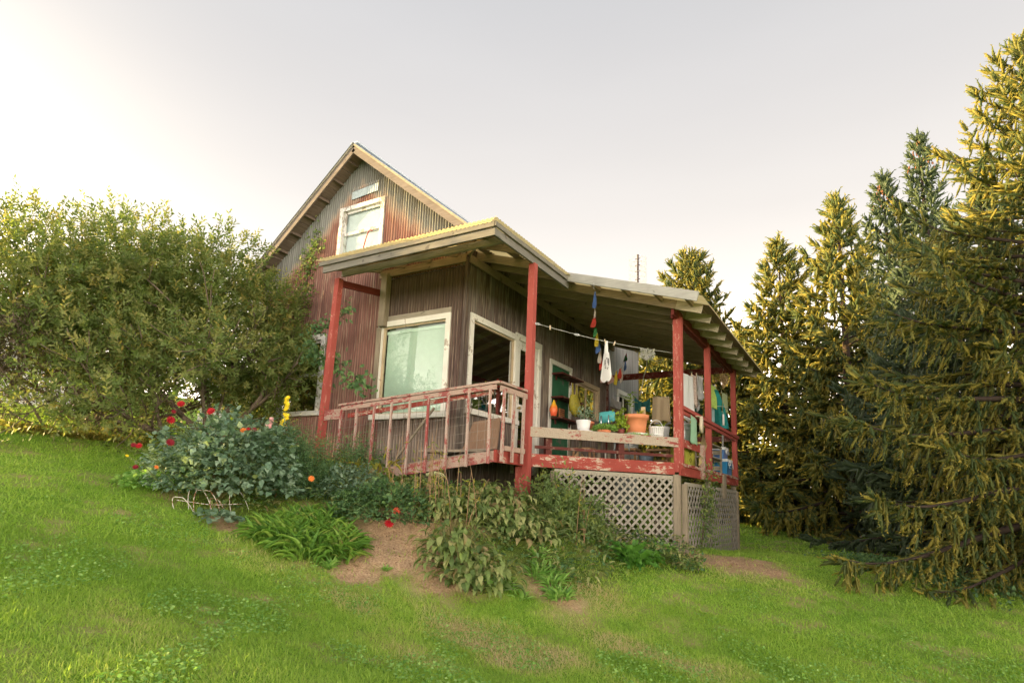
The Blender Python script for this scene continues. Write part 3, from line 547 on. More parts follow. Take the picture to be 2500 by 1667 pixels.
def scatter(tpl, pos, d, n, ln, wd, z=None):
    V, F = tpl; X, Y, Z = frames(d, n); N_ = len(pos); ln = np.broadcast_to(ln, N_); wd = np.broadcast_to(wd, N_)
    out = pos[:, None, :] + V[None, :, 0, None] * (X * wd[:, None])[:, None, :] + V[None, :, 1, None] * (Y * ln[:, None])[:, None, :] + V[None, :, 2, None] * (Z * ln[:, None])[:, None, :]
    FF = F[None] + (np.arange(N_) * len(V))[:, None, None]; return out.reshape(-1, 3), FF.reshape(-1, F.shape[1])
def rvec(n): return unit(rng.normal(size=(n, 3)))
TPL = {k: leaf_t(k) for k in ('diamond', 'tri', 'blade', 'ovate', 'hosta', 'strap', 'lance', 'round', 'wavy')}
def leaves(parent, mat, kind, pos, d, n, ln, wd, rnd=None, nparts=0, pname='leaf', sname='foliage', top=None):
    N_ = len(pos); ln = np.broadcast_to(ln, N_).copy(); wd = np.broadcast_to(wd, N_).copy(); rnd = rng.random(N_) if rnd is None else rnd
    idx = np.arange(N_)
    if nparts:
        dist = np.linalg.norm(pos - CAM, axis=1) / np.sqrt(ln * wd); order = np.argsort(dist); pi = order[:nparts]; idx = order[nparts:]
        X, Y, Z = frames(d[pi], n[pi]); V, F = TPL[kind]; me = npmesh(pname, V, F, mat, np.zeros(len(V))); off = Vector((0, 0, 0)); p_ = parent
        while p_ is not None: off += p_.location; p_ = p_.parent
        for j, i in enumerate(pi):
            o = bpy.data.objects.new(pname, me); C.objects.link(o); o.parent = parent; m_ = Matrix.Identity(4)
            for r_ in range(3): m_[r_][0] = X[j][r_] * wd[i]; m_[r_][1] = Y[j][r_] * ln[i]; m_[r_][2] = Z[j][r_] * ln[i]; m_[r_][3] = pos[i][r_] - off[r_]
            o.matrix_local = m_
    if len(idx):
        V, F = scatter(TPL[kind], pos[idx], d[idx], n[idx], ln[idx], wd[idx]); me = npmesh(sname, V, F, mat, np.repeat(rnd[idx], len(TPL[kind][0])))
        o = put(sname, me, parent)
        if parent is not None or nparts == 0: o['kind'] = 'stuff'
        return o
def arr(*v): return np.array(v, float)
L_ = {}
L_['shrub'] = leafmat('olive_shrub_leaf', [(0, (.12, .175, .05)), (.4, (.21, .29, .085)), (.75, (.35, .37, .13)), (.93, (.46, .40, .12)), (1, (.55, .40, .07))], .5)
L_['yellow'] = leafmat('yellow_leaf', [(0, (.22, .22, .05)), (.5, (.36, .31, .06)), (1, (.48, .38, .08))], .4)
L_['thicket'] = leafmat('purple_brown_leaf', [(0, (.10, .07, .05)), (.6, (.16, .11, .085)), (1, (.16, .16, .07))], .12)
L_['grass'] = leafmat('grass_blade', [(0, (.22, .38, .06)), (.3, (.33, .52, .08)), (.6, (.48, .64, .12)), (.78, (.62, .62, .24)), (1, (.72, .58, .38))], .5, .55, .1)
L_['clover'] = leafmat('clover_leaf', [(0, (.18, .38, .08)), (.6, (.32, .56, .13)), (1, (.46, .66, .20))], .4, .5, .15)
L_['straw'] = leafmat('straw', [(0, (.32, .20, .10)), (.5, (.52, .34, .19)), (1, (.66, .48, .30))], .2)
L_['dahlia'] = leafmat('dahlia_leaf', [(0, (.13, .24, .15)), (.5, (.23, .36, .24)), (.9, (.36, .49, .35)), (1, (.42, .52, .20))], .3, .42, spec=.5)
L_['darkleaf'] = leafmat('small_dark_leaf', [(0, (0.075, 0.165, 0.068)), (.7, (0.150, 0.285, 0.112)), (1, (0.270, 0.420, 0.150))], .35)
L_['strap'] = leafmat('bright_strap_leaf', [(0, (.13, .30, .055)), (.5, (.23, .44, .07)), (.92, (.36, .54, .10)), (1, (.45, .42, .15))], .35, .5, spec=.3)
L_['hosta'] = leafmat('fading_hosta_leaf', [(0, (.12, .19, .06)), (.35, (.22, .32, .09)), (.65, (.36, .42, .15)), (.85, (.50, .50, .22)), (1, (.34, .24, .12))], .4, .5)
L_['dock'] = leafmat('dock_leaf', [(0, (0.098, 0.280, 0.049)), (1, (0.210, 0.462, 0.084))], .35, .4, spec=.5)
L_['yel'] = leafmat('yellowing_lily_leaf', [(0, (.20, .28, .05)), (.5, (.38, .38, .06)), (1, (.52, .44, .06))], .4)
L_['vine'] = leafmat('vine_leaf', [(0, (0.125, 0.200, 0.075)), (.6, (0.213, 0.312, 0.100)), (1, (0.375, 0.425, 0.112))], .4)
L_['lime'] = leafmat('lime_herb_leaf', [(0, (.26, .42, .04)), (1, (.46, .56, .07))], .45)
L_['needle'] = leafmat('spruce_needle', [(0, (.07, .12, .045)), (.25, (.15, .19, .055)), (.6, (.42, .36, .068)), (1, (.62, .46, .085))], .40, .5)
L_['needleb'] = leafmat('dark_spruce_needle', [(0, (.055, .09, .045)), (.8, (.10, .14, .07)), (1, (.15, .17, .08))], .2, .5)
L_['cones'] = plain('brown_cones', (.22, .09, .04), .7, .3)
L_['drystem'] = plain('dry_brown_stem', (.32, .2, .11), .8, .3)
L_['stem'] = plain('green_stem', (.13, .18, .06), .7, .2)

# ------------------------------------------------------------------ spruces
def spruce(px, dist, ztop, rmax, label, mat='needle', seed=1, spray=1., cones=False, group='spruce trees beyond the lawn', nb=90, zlow=.0, cone_top=False, droop=1., lean=0, detail=2, prof=.82):
    rr = np.random.default_rng(seed); d = ray(px, 1200); d = d / np.hypot(d[0], d[1]); x0, y0 = CAM[0] + d[0] * dist, CAM[1] + d[1] * dist; z0 = h(x0, y0); H_ = ztop - z0
    t = thing('spruce_tree', label, 'tree', (x0, y0, z0), group)
    MB().tube([(x0, y0, z0 - .3), (x0 + .02, y0, z0 + H_ * .5), (x0, y0 + .02, ztop - .15)], [.014 * H_ + .02, .009 * H_ + .01, .01], 8).obj('trunk', M['sprucebark'], t)
    br = MB(); pos = []; dr_ = []; nm = []; ln = []; wd = []
    for k in range(nb):
        f = ((k + rr.random()) / nb) ** .88; z = z0 + zlow + f * (H_ - zlow - .15); a = k * 2.399 + rr.uniform(-.35, .35)
        R_ = rmax * (1 - f) ** prof * rr.uniform(.55, 1.15) + .10; up = .15 + .75 * f; ns = max(4, int(R_ / .16)); dxy = np.array([math.cos(a), math.sin(a)])
        pts = []; s_ = np.linspace(0, 1, ns + 1)
        for u in s_: pts.append((x0 + dxy[0] * R_ * u, y0 + dxy[1] * R_ * u, z + R_ * (up * u * .55 - droop * .55 * u * u * (1 - f) + .32 * u ** 4)))
        pts = np.array(pts); br.tube([tuple(p) for p in pts[::2]] if ns > 5 else [tuple(p) for p in pts], [max(.006, .02 * R_ * (1 - i / (len(pts[::2]) if ns > 5 else len(pts)))) for i in range(len(pts[::2]) if ns > 5 else len(pts))], 4)
        dens = int((6 + R_ * 14) * spray * (.85 if detail == 2 else .6))
        for j in range(dens):
            u = rr.uniform(.12, 1) ** .75; i = min(int(u * ns), ns - 1); q = pts[i] + (pts[i + 1] - pts[i]) * (u * ns - i); side = rr.choice((-1, 1)); tan = pts[i + 1] - pts[i]; tan /= np.linalg.norm(tan)
            perp = np.array([-dxy[1], dxy[0], 0]) * side; sl = R_ * .30 * (1.15 - u) + rr.uniform(.10, .24)   # side twig length
            hang = rr.random() < .5 * droop * (1 - f * .6)
            dd = (tan * .9 + perp * .8 + np.array([0, 0, .15 - .3 * (1 - f)])) if not hang else (perp * .35 + tan * .35 + np.array([0, 0, -1.1]))
            dd /= np.linalg.norm(dd); m_ = max(1, int(sl / (.19 if detail == 2 else .16)))
            for c in range(m_):
                pp = q + dd * sl * c / m_ - np.array([0, 0, .10 * (c / m_) ** 2 * sl]); e_ = dd + rr.normal(size=3) * .15 + np.array([0, 0, .05 - .35 * c / m_ if not hang else -.1])
                pos.append(pp); dr_.append(e_); ln.append(rr.uniform(.20, .34)); wd.append(0)
                if rr.random() < .6: pos.append(pp); dr_.append(e_ + perp * rr.uniform(-.9, .9) + tan * rr.uniform(-.2, .6)); ln.append(rr.uniform(.12, .2))
        for j in range(3): pos.append(pts[-1] - .02 * j); dr_.append((pts[-1] - pts[-2]) + rr.normal(size=3) * .03 + np.array([0, 0, .02])); ln.append(.2)
    for j in range(14): pos.append(np.array([x0, y0, ztop - .05 - j * .07])); a = j * 2.4; dr_.append(np.array([math.cos(a) * .6 * min(1, j * .3), math.sin(a) * .6 * min(1, j * .3), 1.])); ln.append(.25)
    br.obj('branch', M['sprucebark'], t)['kind'] = 'stuff'
    pos = np.array(pos); dr_ = unit(np.array(dr_)); ln = np.array(ln) * (1 + .45 * (detail < 2)); n_ = len(pos); K_ = 8 if detail == 2 else 3
    # each twig: needles set around its axis, swept forward
    tt = np.tile(np.linspace(.0, .95, K_), n_).reshape(n_, K_); an = np.tile(np.arange(K_) * 2.4, (n_, 1)) + rr.random((n_, 1)) * 6.28
    ref = np.where(np.abs(dr_[:, 2:3]) > .9, arr(1, 0, 0)[None], arr(0, 0, 1)[None]); X = unit(np.cross(dr_, ref)); Z = np.cross(X, dr_)
    rad = X[:, None] * np.cos(an)[..., None] + Z[:, None] * np.sin(an)[..., None]; pp = pos[:, None] + dr_[:, None] * (tt * ln[:, None])[..., None]
    dd = unit(rad * .75 + dr_[:, None] * .8).reshape(-1, 3); nn_ = np.cross(dd, np.repeat(dr_, K_, 0)); L2 = (.054 if detail == 2 else .13) * (1.15 - .4 * tt.ravel()) * rr.uniform(.8, 1.2, n_ * K_)
    fr_ = rr.random(n_) * .8; SD = 3; q0 = np.array([0, .5]); rr_ = np.array([.7, 1]) * (.023 if detail == 2 else .046)   # solid dark core of each shoot
    ca = np.arange(SD) * 2 * np.pi / SD; ring = X[:, None] * np.cos(ca)[None, :, None] + Z[:, None] * np.sin(ca)[None, :, None]
    CV = pos[:, None, None] + dr_[:, None, None] * (q0[None, :] * ln[:, None])[..., None, None] + ring[:, None] * (rr_[None, :, None, None] * rr.uniform(.8, 1.25, (n_, 1, 1, 1)))
    CV = np.concatenate([CV.reshape(n_, 6, 3), (pos + dr_ * ln[:, None])[:, None]], 1); CF = np.array([(a_, (a_ + 1) % 3, 3 + (a_ + 1) % 3) for a_ in range(3)] + [(a_, 3 + (a_ + 1) % 3, 3 + a_) for a_ in range(3)] + [(3 + a_, 3 + (a_ + 1) % 3, 6) for a_ in range(3)]); CF = (CF[None] + (np.arange(n_) * 7)[:, None, None]).reshape(-1, 3)
    me = npmesh('shoots', CV.reshape(-1, 3), CF, L_[mat], np.repeat(fr_ * .8, 7), smooth=True); put('shoots', me, t)['kind'] = 'stuff'
    V, F = scatter(TPL['blade'], pp.reshape(-1, 3), dd, nn_, L2, .022 if detail == 2 else .05)
    me = npmesh('needles', V, F, L_[mat], np.repeat(np.repeat(fr_, K_) + .2 * tt.ravel(), 3)); put('crown', me, t)['kind'] = 'stuff'
    if cone_top:
        mb = MB()
        for j in range(70):
            a = rr.random() * 6.28; f = rr.random() ** .8; r_ = .12 + f * .38; z = ztop - .25 - f * 1.5; q = Vector((x0 + r_ * math.cos(a), y0 + r_ * math.sin(a), z)); mb.tube([q, q + Vector((0, 0, -.05)), q + Vector((0, 0, -.12))], [.012, .028, .01], 5)
        mb.obj('cones', L_['cones'], t)['kind'] = 'stuff'
    return t
spruce(2640, 13.0, 7.75, 4.25, 'largest spruce at the right edge with golden sunlit drooping sprays', seed=3, nb=160, spray=1.45, zlow=.1, prof=.85, droop=1.15)
spruce(1925, 22.5, 8.9, 4.0, 'spruce with a pointed leader just right of the porch roof', seed=5, nb=105, spray=1.5, detail=1, prof=.95)
spruce(2085, 20.5, 9.2, 3.6, 'broad topped golden spruce between the pointed one and the dark ones', seed=8, nb=105, spray=1.5, detail=1, prof=.95)
spruce(2212, 27, 13.0, 3.1, 'narrow dark spruce with brown cones at its tip, left of its taller neighbour', 'needleb', seed=11, nb=120, spray=1.5, cone_top=True, detail=1, prof=.9)
spruce(2318, 27, 14.4, 3.0, 'tall dark spruce with reddish brown cone crowded top', 'needleb', seed=13, nb=120, spray=1.5, cone_top=True, detail=1, prof=.9)
spruce(1692, 24, 9.4, 4.2, 'spruce rising behind the porch roof beside the thin mast', seed=17, nb=125, spray=1.7, detail=1)
spruce(2470, 16, 6.4, 3.2, 'dark spruce standing right behind the largest one', 'needleb', seed=37, nb=90, spray=1.15, detail=1)
spruce(2180, 23, 6.8, 3.3, 'dark green spruce between the cone tipped pair and the lawn', 'needleb', seed=41, nb=90, spray=1.15, detail=1)
spruce(2290, 17.5, 5.8, 2.9, 'low dark spruce filling the gap behind the largest one', 'needleb', seed=19, nb=90, spray=1.15, detail=1)
spruce(2050, 27, 6.5, 3.3, 'shaded spruce deep in the row behind the golden ones', 'needleb', seed=23, nb=70, detail=1)
spruce(1790, 30, 7.5, 3.3, 'farthest spruce seen through the laundry under the porch roof', 'needleb', seed=29, nb=70, detail=1)
spruce(1600, 27, 6.9, 3.0, 'dark spruce seen through the open back of the porch', 'needleb', seed=31, nb=70, detail=1)

# ------------------------------------------------------------------ broadleaf shrubs
def shrub(px, py, dist, label, limbs, mat, nleaf, lsize, group=None, name='shrub', cat='shrub', seed=2, spread=.55, blobs=(), trunk_r=.07):
    rr = np.random.default_rng(seed); d = ray(px, py); d = d / np.hypot(d[0], d[1]); x0, y0 = CAM[0] + d[0] * dist, CAM[1] + d[1] * dist; z0 = h(x0, y0)
    t = thing(name, label, cat, (x0, y0, z0), group); R_ = np.array([-d[1], d[0], 0]) * -1; F_ = np.array([d[0], d[1], 0])
    tips = []; mb = None
    def grow(p, dr, L0, r, dep, mb):
        n = 4; pts = [p]; q = p.copy(); dr = dr / np.linalg.norm(dr)
        for i in range(n):
            dr = dr + rr.normal(size=3) * .13 + np.array([0, 0, .03]); dr /= np.linalg.norm(dr); q = q + dr * L0 / n; pts.append(q.copy())
            if dep <= 1: tips.append((q.copy(), dr.copy(), dep))
        mb.tube([tuple(v) for v in pts], [r * (1 - .12 * i) for i in range(n + 1)], 6 if dep > 1 else 4)
        if dep > 0:
            for c in range(3 if dep > 1 else 4):
                i = rr.integers(1, n + 1); nd = dr + rr.normal(size=3) * spread; grow(pts[i], nd, L0 * rr.uniform(.55, .8), r * .55, dep - 1, mb)
    for (rx, fx, uz, L0) in limbs:
        mb = MB(); grow(np.array([x0 + rr.uniform(-.12, .12), y0 + rr.uniform(-.12, .12), z0 - .1]), R_ * rx + F_ * fx + np.array([0, 0, uz]), L0, trunk_r * rr.uniform(.7, 1.1), 3, mb); mb.obj('limb', M['bark'], t)['kind'] = 'stuff'
    tp = np.array([q for q, _, _ in tips]); td = np.array([q for _, q, _ in tips])
    ns = nleaf // 14; i = rr.integers(0, len(tp), ns); base = tp[i] + rr.normal(size=(ns, 3)) * .16
    for (bx, bf, bz, br_, n_) in blobs:   # extra clumps at the ends of hidden twigs
        c = np.array([x0, y0, z0]) + R_ * bx + F_ * bf + np.array([0, 0, bz]); v = rvec(n_) * (rr.random((n_, 1)) ** .45) * br_; base = np.concatenate([base, c + v]); td = np.concatenate([td, v + np.array([0, 0, .1])]); i = np.concatenate([i, np.arange(len(td) - n_, len(td))])
    sd_ = unit(td[i] + rr.normal(size=(len(i), 3)) * .55 + np.array([0, 0, .25])); sl = rr.uniform(.18, .42, len(i)); K_ = 14   # shoots with leaves along them
    tt = np.linspace(.02, 1, K_); pos = (base[:, None] + sd_[:, None] * (sl[:, None] * tt)[..., None]).reshape(-1, 3); an = (np.arange(K_) * 2.4)[None] + rr.random((len(i), 1)) * 6.28
    ref = unit(np.cross(sd_, rvec(len(i)))); r2_ = np.cross(sd_, ref); rad = ref[:, None] * np.cos(an)[..., None] + r2_[:, None] * np.sin(an)[..., None]
    dd = unit(rad * .9 + sd_[:, None] * .75).reshape(-1, 3); nn_ = np.repeat(sd_, K_, 0) + rr.normal(size=(len(dd), 3)) * .3
    fr_ = np.repeat(rr.random(len(i)) * .75, K_) + rr.random(len(dd)) * .25; s_ = lsize * rr.uniform(.7, 1.25, len(dd))
    V, F = scatter(TPL['tri'], pos, dd, nn_, s_, s_ * .36); me = npmesh('foliage', V, F, L_[mat], np.repeat(fr_, 4)); put('crown', me, t)['kind'] = 'stuff'; return t
shrub(545, 1005, 12.6, 'large many stemmed shrub with narrow olive leaves reaching over the gable wall', [(-.7, -.2, .8, 1.9), (.1, .0, 1, 1.7), (.5, .3, 1, 1.5), (-1.1, -.3, .6, 2.0), (-.35, .3, 1, 1.9), (.25, -.5, .8, 1.4)], 'shrub', 27000, .095, 'shrubs left of the house', seed=4,
      blobs=((-1.6, 0, 3.10, 1.1, 504), (-.4, .1, 3.30, 1.05, 504), (-2.6, -.2, 2.60, 1.1, 468), (.65, -.2, 2.60, .7, 273), (.2, -.3, 1.30, .6, 144), (-1.6, -.6, 1.50, 1.0, 302), (-.3, .2, 2.10, 1.1, 360), (-2.9, -.5, 1.50, .9, 244)))
shrub(230, 1000, 13.6, 'second many stemmed shrub further left, its lower branches sweeping over the lawn', [(-.5, -.2, 1, 2.1), (.5, .1, 1, 2.1), (-1.2, .0, .7, 2.2), (1.0, -.2, .7, 2.0), (0, .4, 1, 2.1)], 'shrub', 21000, .10, 'shrubs left of the house', seed=9,
      blobs=((0, 0, 3.10, 1.25, 496), (-1.7, 0, 2.70, 1.3, 471), (1.3, 0, 2.90, 1.2, 403), (-2.2, -.5, .9, .8, 120), (-2.8, 0, 1.90, 1.2, 347), (1.2, -.4, 2.2, 1.0, 297), (-.5, -.4, 2.1, 1.0, 250)))
shrub(250, 1000, 19, 'yellow leaved tree catching the sun behind the olive shrubs', [(-.3, 0, 1, 2.0), (.4, 0, 1, 2.1), (0, .2, 1, 2.2)], 'yellow', 9000, .11, None, 'tree', 'tree', 12, blobs=((.5, 0, 3.5, 1.2, 200), (-.8, 0, 3.3, 1.1, 150)))
shrub(640, 960, 21, 'thin golden tree top showing between shrub and gable eave', [(0, 0, 1, 2.6), (.25, 0, 1, 2.6)], 'yellow', 7000, .10, None, 'tree', 'tree', 14, blobs=((.6, 0, 5.0, .8, 200), (-.4, 0, 4.8, .9, 200)))
shrub(130, 1025, 12.6, 'purplish brown thicket under the left shrub', [(-1, 0, .5, 1.1), (1, 0, .5, 1.2), (.2, .2, 1, 1), (-.4, -.3, .7, 1)], 'thicket', 14000, .05, None, 'thicket', 'shrub', 15, .8, blobs=((-.8, 0, .9, .8, 420), (.7, 0, .8, .9, 480), (1.7, 0, .6, .7, 300), (-2, 0, 1.1, .8, 300)), trunk_r=.03)
shrub(600, 985, 14.2, 'leafy undergrowth at the dark corner of the house', [(-.3, 0, 1, .8), (.4, 0, 1, .8)], 'darkleaf', 5000, .06, None, 'undergrowth', 'shrub', 16, blobs=((-.4, 0, .8, .6, 200), (.3, 0, .9, .5, 200)), trunk_r=.03)
shrub(1330, 1200, 8.6, 'leafy vine bush climbing between the red post and the lattice', [(-.1, 0, 1, .3), (.5, .1, .9, .3)], 'vine', 2600, .075, None, 'vine_bush', 'shrub', 18, blobs=((.12, .2, .12, .28, 170), (.45, .25, .05, .28, 140), (.3, .1, -.1, .32, 130), (.75, .2, -.2, .2, 50)), trunk_r=.012)
shrub(745, 1180, 9.2, 'dense small leaved bush at the foot of the leaning left post', [(-.2, 0, 1, .4), (.3, 0, 1, .4)], 'darkleaf', 6000, .035, None, 'bush', 'shrub', 20, blobs=((-.2, 0, .45, .40, 460), (.05, -.1, .1, .42, 380)), trunk_r=.01)
shrub(840, 1120, 9.6, 'low bushy herb in front of the ramp balusters', [(0, 0, 1, .3)], 'darkleaf', 2600, .04, None, 'bush', 'shrub', 21, blobs=((.3, .3, .35, .28, 150), (-.2, 0, .1, .3, 150)), trunk_r=.01)

# climbing vines on walls and lattice
def climber(label, fr, path, mat, n, spread, ls, nparts=60, name='climbing_vine'):
    q0 = fr.p(path[0][0], path[0][1], .02); t = thing(name, label, 'vine', q0); MB().tube([fr.p(u, v, .02) for u, v in path], [.012] * len(path), 5).obj('stem', M['bark'], t)
    pts = np.array([fr.p(u, v, .0) for u, v in path]); i = rng.integers(0, len(path) - 1, n); tt = rng.random((n, 1)); pos = pts[i] * (1 - tt) + pts[i + 1] * tt
    pos = pos + np.array(fr.u)[None] * rng.normal(size=(n, 1)) * spread + np.array([0, 0, 1.])[None] * rng.normal(size=(n, 1)) * spread + np.array(fr.n)[None] * rng.uniform(.02, .16, (n, 1))
    d = rng.normal(size=(n, 3)) * .6 + np.array([0, 0, -.6]) + np.array(fr.n)[None] * .3; leaves(t, L_[mat], 'ovate', pos, d, np.array(fr.n)[None] + rng.normal(size=(n, 3)) * .4, rng.uniform(.7, 1.2, n) * ls, rng.uniform(.45, .65, n) * ls, nparts=nparts)
climber('green creeper climbing the gable wall beside the upstairs window', WF, [(-5.7, 2.2), (-5.6, 3.2), (-5.4, 4.0), (-5.25, 4.55)], 'vine', 420, .17, .09)
climber('leafy creeper spilling over the right lattice skirt', Fr((1.86, 0, 0), (0, 1, 0), (1, 0, 0)), [(3.7, -1.3), (3.9, -.9), (4.0, -.4), (4.15, -.25)], 'vine', 420, .26, .07, 90)
q = [(-4.35, 1.9), (-3.95, 1.72), (-3.55, 1.6), (-3.0, 1.25), (-2.75, 1.05)]
climber('leafy shrub bough reaching past the red post towards the front window', Fr((0, .30, 0), (1, 0, 0), (0, -1, 0)), q, 'darkleaf', 260, .11, .11, 140, 'leafy_bough')
climber('second bough with dark leaves above the lower one by the red post', Fr((0, .35, 0), (1, 0, 0), (0, -1, 0)), [(-4.4, 2.2), (-3.9, 2.3), (-3.3, 2.55)], 'darkleaf', 150, .09, .09, 80, 'leafy_bough')

# ------------------------------------------------------------------ garden plants
def mound(name, label, cat, q, rx, ry, rzv, kind, mat, n, ls, wr, nparts, group=None, up=.35, droop=0., stems=True, seed=1, thin=.0, low=0):
    t = thing(name, label, cat, q, group); r = np.random.default_rng(seed); v = r.normal(size=(n, 3)); v[:, 2] = np.abs(v[:, 2]); v = unit(v); rad = r.random((n, 1)) ** (.22 + thin)
    bump = 1 + .16 * np.sin(v[:, :1] * 7 + seed) * np.cos(v[:, 1:2] * 6 + seed * 2); pos = np.array(q) + v * rad * bump * np.array([rx, ry, rzv]) + np.array([0, 0, low])
    d = v * np.array([1, 1, .5]) + r.normal(size=(n, 3)) * .45 + np.array([0, 0, up - .5 - droop]); nn_ = v * .7 + np.array([0, 0, .9]) + r.normal(size=(n, 3)) * .25
    leaves(t, L_[mat], kind, pos, d, nn_, r.uniform(.65, 1.25, n) * ls, r.uniform(.85, 1.1, n) * ls * wr, nparts=nparts)
    if stems:
        mb = MB()
        for k in range(26):
            e_ = pos[r.integers(0, n)]; mb.tube([tuple(np.array(q) + (e_ - np.array(q)) * .08), tuple(np.array(q) * .45 + e_ * .55 + np.array([0, 0, .04])), tuple(e_)], [.009, .007, .004], 4)
        mb.obj('stem', L_['stem'], t)['kind'] = 'stuff'
    return t
def fountain(name, label, cat, q, rx, n, kind, mat, ls, wr, nparts, lift=.9, group=None, seed=1, crowns=1, spread=0., petiole=0.):
    t = thing(name, label, cat, q, group); r = np.random.default_rng(seed); pos = []; d = []; nn_ = []; ln = []; mb = MB(); cs = [(r.uniform(-spread, spread), r.uniform(-spread, spread) * .6) for _ in range(crowns)]
    for k in range(n):
        cx, cy_ = cs[k % crowns]; a = r.random() * 6.283; el = r.uniform(.15 if petiole else .35, 1.5) * lift; dd = np.array([math.cos(a) * math.cos(el), math.sin(a) * math.cos(el), math.sin(el)]); x_, y_ = q[0] + cx + math.cos(a) * rx * .25 * r.random(), q[1] + cy_ + math.sin(a) * rx * .25 * r.random(); b = np.array([x_, y_, h(x_, y_)])
        pl = petiole * r.uniform(.4, 1.15); e_ = b + dd * pl * np.array([1.1, 1.1, 1]) + np.array([0, 0, .0])
        if pl > .05 and k % 3 == 0: mb.tube([tuple(b), tuple(b + dd * pl * .6), tuple(e_)], [.006, .005, .004], 4)
        pos.append(e_); d.append(dd * np.array([1, 1, .8]) if petiole == 0 else np.array([dd[0], dd[1], r.uniform(-.9, .25)])); nn_.append(np.array([0, 0, 1.]) + np.array([dd[0], dd[1], 0]) * .25 + r.normal(size=3) * .2); ln.append(ls * r.uniform(.65, 1.15))
    ln = np.array(ln); leaves(t, L_[mat], kind, np.array(pos), np.array(d), np.array(nn_), ln, ln * wr * r.uniform(.8, 1.2, n), nparts=nparts)
    if mb.v: mb.obj('stalk', L_['stem'], t)['kind'] = 'stuff'
    return t
def gp(px, py): return tuple(GP(px, py))
db = GP(545, 1215); db = Vector(db) + Vector((-.1, .18, 0)); db.z = h(db.x, db.y)
dah = mound('dahlia_bush', 'big blue green dahlia bush with red blooms at the left of the bed', 'bush', tuple(db + Vector((-.12, 0, 0))), 1.30, .95, 1.06, 'ovate', 'dahlia', 3200, .115, .66, 290, seed=5)
PET = {'red': plain('crimson_petal', (.40, .008, .015), .6, .3), 'darkred': plain('maroon_petal', (.22, .01, .02), .6, .3), 'yellow': plain('yellow_petal', (.80, .62, .02), .6, .15), 'orange': plain('orange_petal', (.75, .22, .04), .6, .2), 'pink': plain('pale_pink_petal', (.75, .42, .40), .6, .2), 'mix': plain('red_yellow_petal', (.6, .10, .05), .6, .5, 60)}
def bloom(c, r, col, parent, stem=None, name='bloom', full=3):
    mb = MB(); v = (Vector(CAM) - Vector(c)); v.z *= .3; v = (v.normalized() + Vector((random.uniform(-.5, .5), random.uniform(-.3, .3), .6))).normalized(); a_ = v.cross(Vector((0, 0, 1))).normalized(); b_ = v.cross(a_)
    for ring in range(full):
        for k in range(11 - ring * 2):
            an = 2 * math.pi * k / (11 - ring * 2) + ring; o_ = a_ * math.cos(an) + b_ * math.sin(an); s_ = (a_ * -math.sin(an) + b_ * math.cos(an)); rr_ = r * (1 - .27 * ring); lift_ = r * (.05 + .33 * ring); p0 = Vector(c) + v * lift_ * .6
            mb.add([p0, p0 + o_ * rr_ * .6 + s_ * rr_ * .24 + v * r * .12, p0 + o_ * rr_ + v * lift_ * .5, p0 + o_ * rr_ * .6 - s_ * rr_ * .24 + v * r * .12], [(0, 1, 2, 3)])
    o = mb.obj(name, PET[col], parent)
    if stem: MB().tube([stem, (Vector(stem) + Vector(c)) / 2 + Vector((0, 0, .05)), Vector(c) - v * .01], [.006, .005, .004], 5).obj('flower_stem', L_['stem'], parent)
    return o
def at_dist(px, py, dist):
    d = ray(px, py); d = d / np.hypot(d[0], d[1]); return Vector(CAM + d * dist)
for (px, py, col, r) in ((442, 986, 'red', .055), (515, 1004, 'red', .06), (417, 1025, 'red', .06), (424, 1005, 'darkred', .035), (416, 1080, 'darkred', .06), (326, 1086, 'darkred', .035), (339, 1088, 'red', .045), (331, 1140, 'darkred', .04), (594, 1050, 'orange', .045), (606, 1047, 'red', .03), (620, 1049, 'darkred', .04), (382, 1140, 'orange', .03), (310, 1112, 'yellow', .022)):
    c = at_dist(px, py, 8.7); bloom(c, r, col, dah, tuple(Vector((c.x * .7 + db.x * .3, c.y * .7 + db.y * .3, max(h(c.x, c.y) + .15, c.z - .30)))))
for (px, py) in ((470, 978), (460, 1008), (485, 1005), (566, 1022), (450, 1030), (425, 960)): MB().lathe([(.004, -.02), (.018, -.01), (.02, .008), (.006, .022)], tuple(at_dist(px, py, 8.7)), 8).obj('bud', L_['lime'], dah)
sn = thing('snapdragon', 'tall yellow snapdragon spikes behind the dahlia bush', 'flower', tuple(GP(700, 1180) or db))
for (a, b, c_) in (((703, 970), (697, 1000), 'yellow'), ((700, 1010), (690, 1038), 'yellow'), ((662, 1022), (656, 1042), 'pink')):
    p0 = at_dist(*a, 9.1); p1 = at_dist(*b, 9.1); MB().tube([(p1.x, p1.y, h(p1.x, p1.y)), tuple(p1), tuple(p0)], [.007, .006, .003], 5).obj('flower_stem', L_['stem'], sn)
    for k in range(11):
        q = p0.lerp(p1, k / 10) + Vector((random.uniform(-.03, .03), random.uniform(-.02, .02), 0)); bloom(q, .034, c_, sn, name='blossom', full=2)
ml = thing('marigold', 'orange flower in the dark bush near the strap leaved clump', 'flower', tuple(GP(760, 1200))); bloom(at_dist(760, 1168, 8.2), .045, 'orange', ml, tuple(GP(760, 1200)))
q = gp(708, 1345)
q = (q[0], q[1] + .25, h(q[0], q[1] + .25)); fountain('strap_leaf_clump', 'bright green clump of long strap leaves in front of the bed', 'plant', q, .9, 1900, 'strap', 'strap', .34, .10, 290, 1.12, seed=2, crowns=34, spread=.46)
q = (db.x + 2.3, db.y + .1, 0)
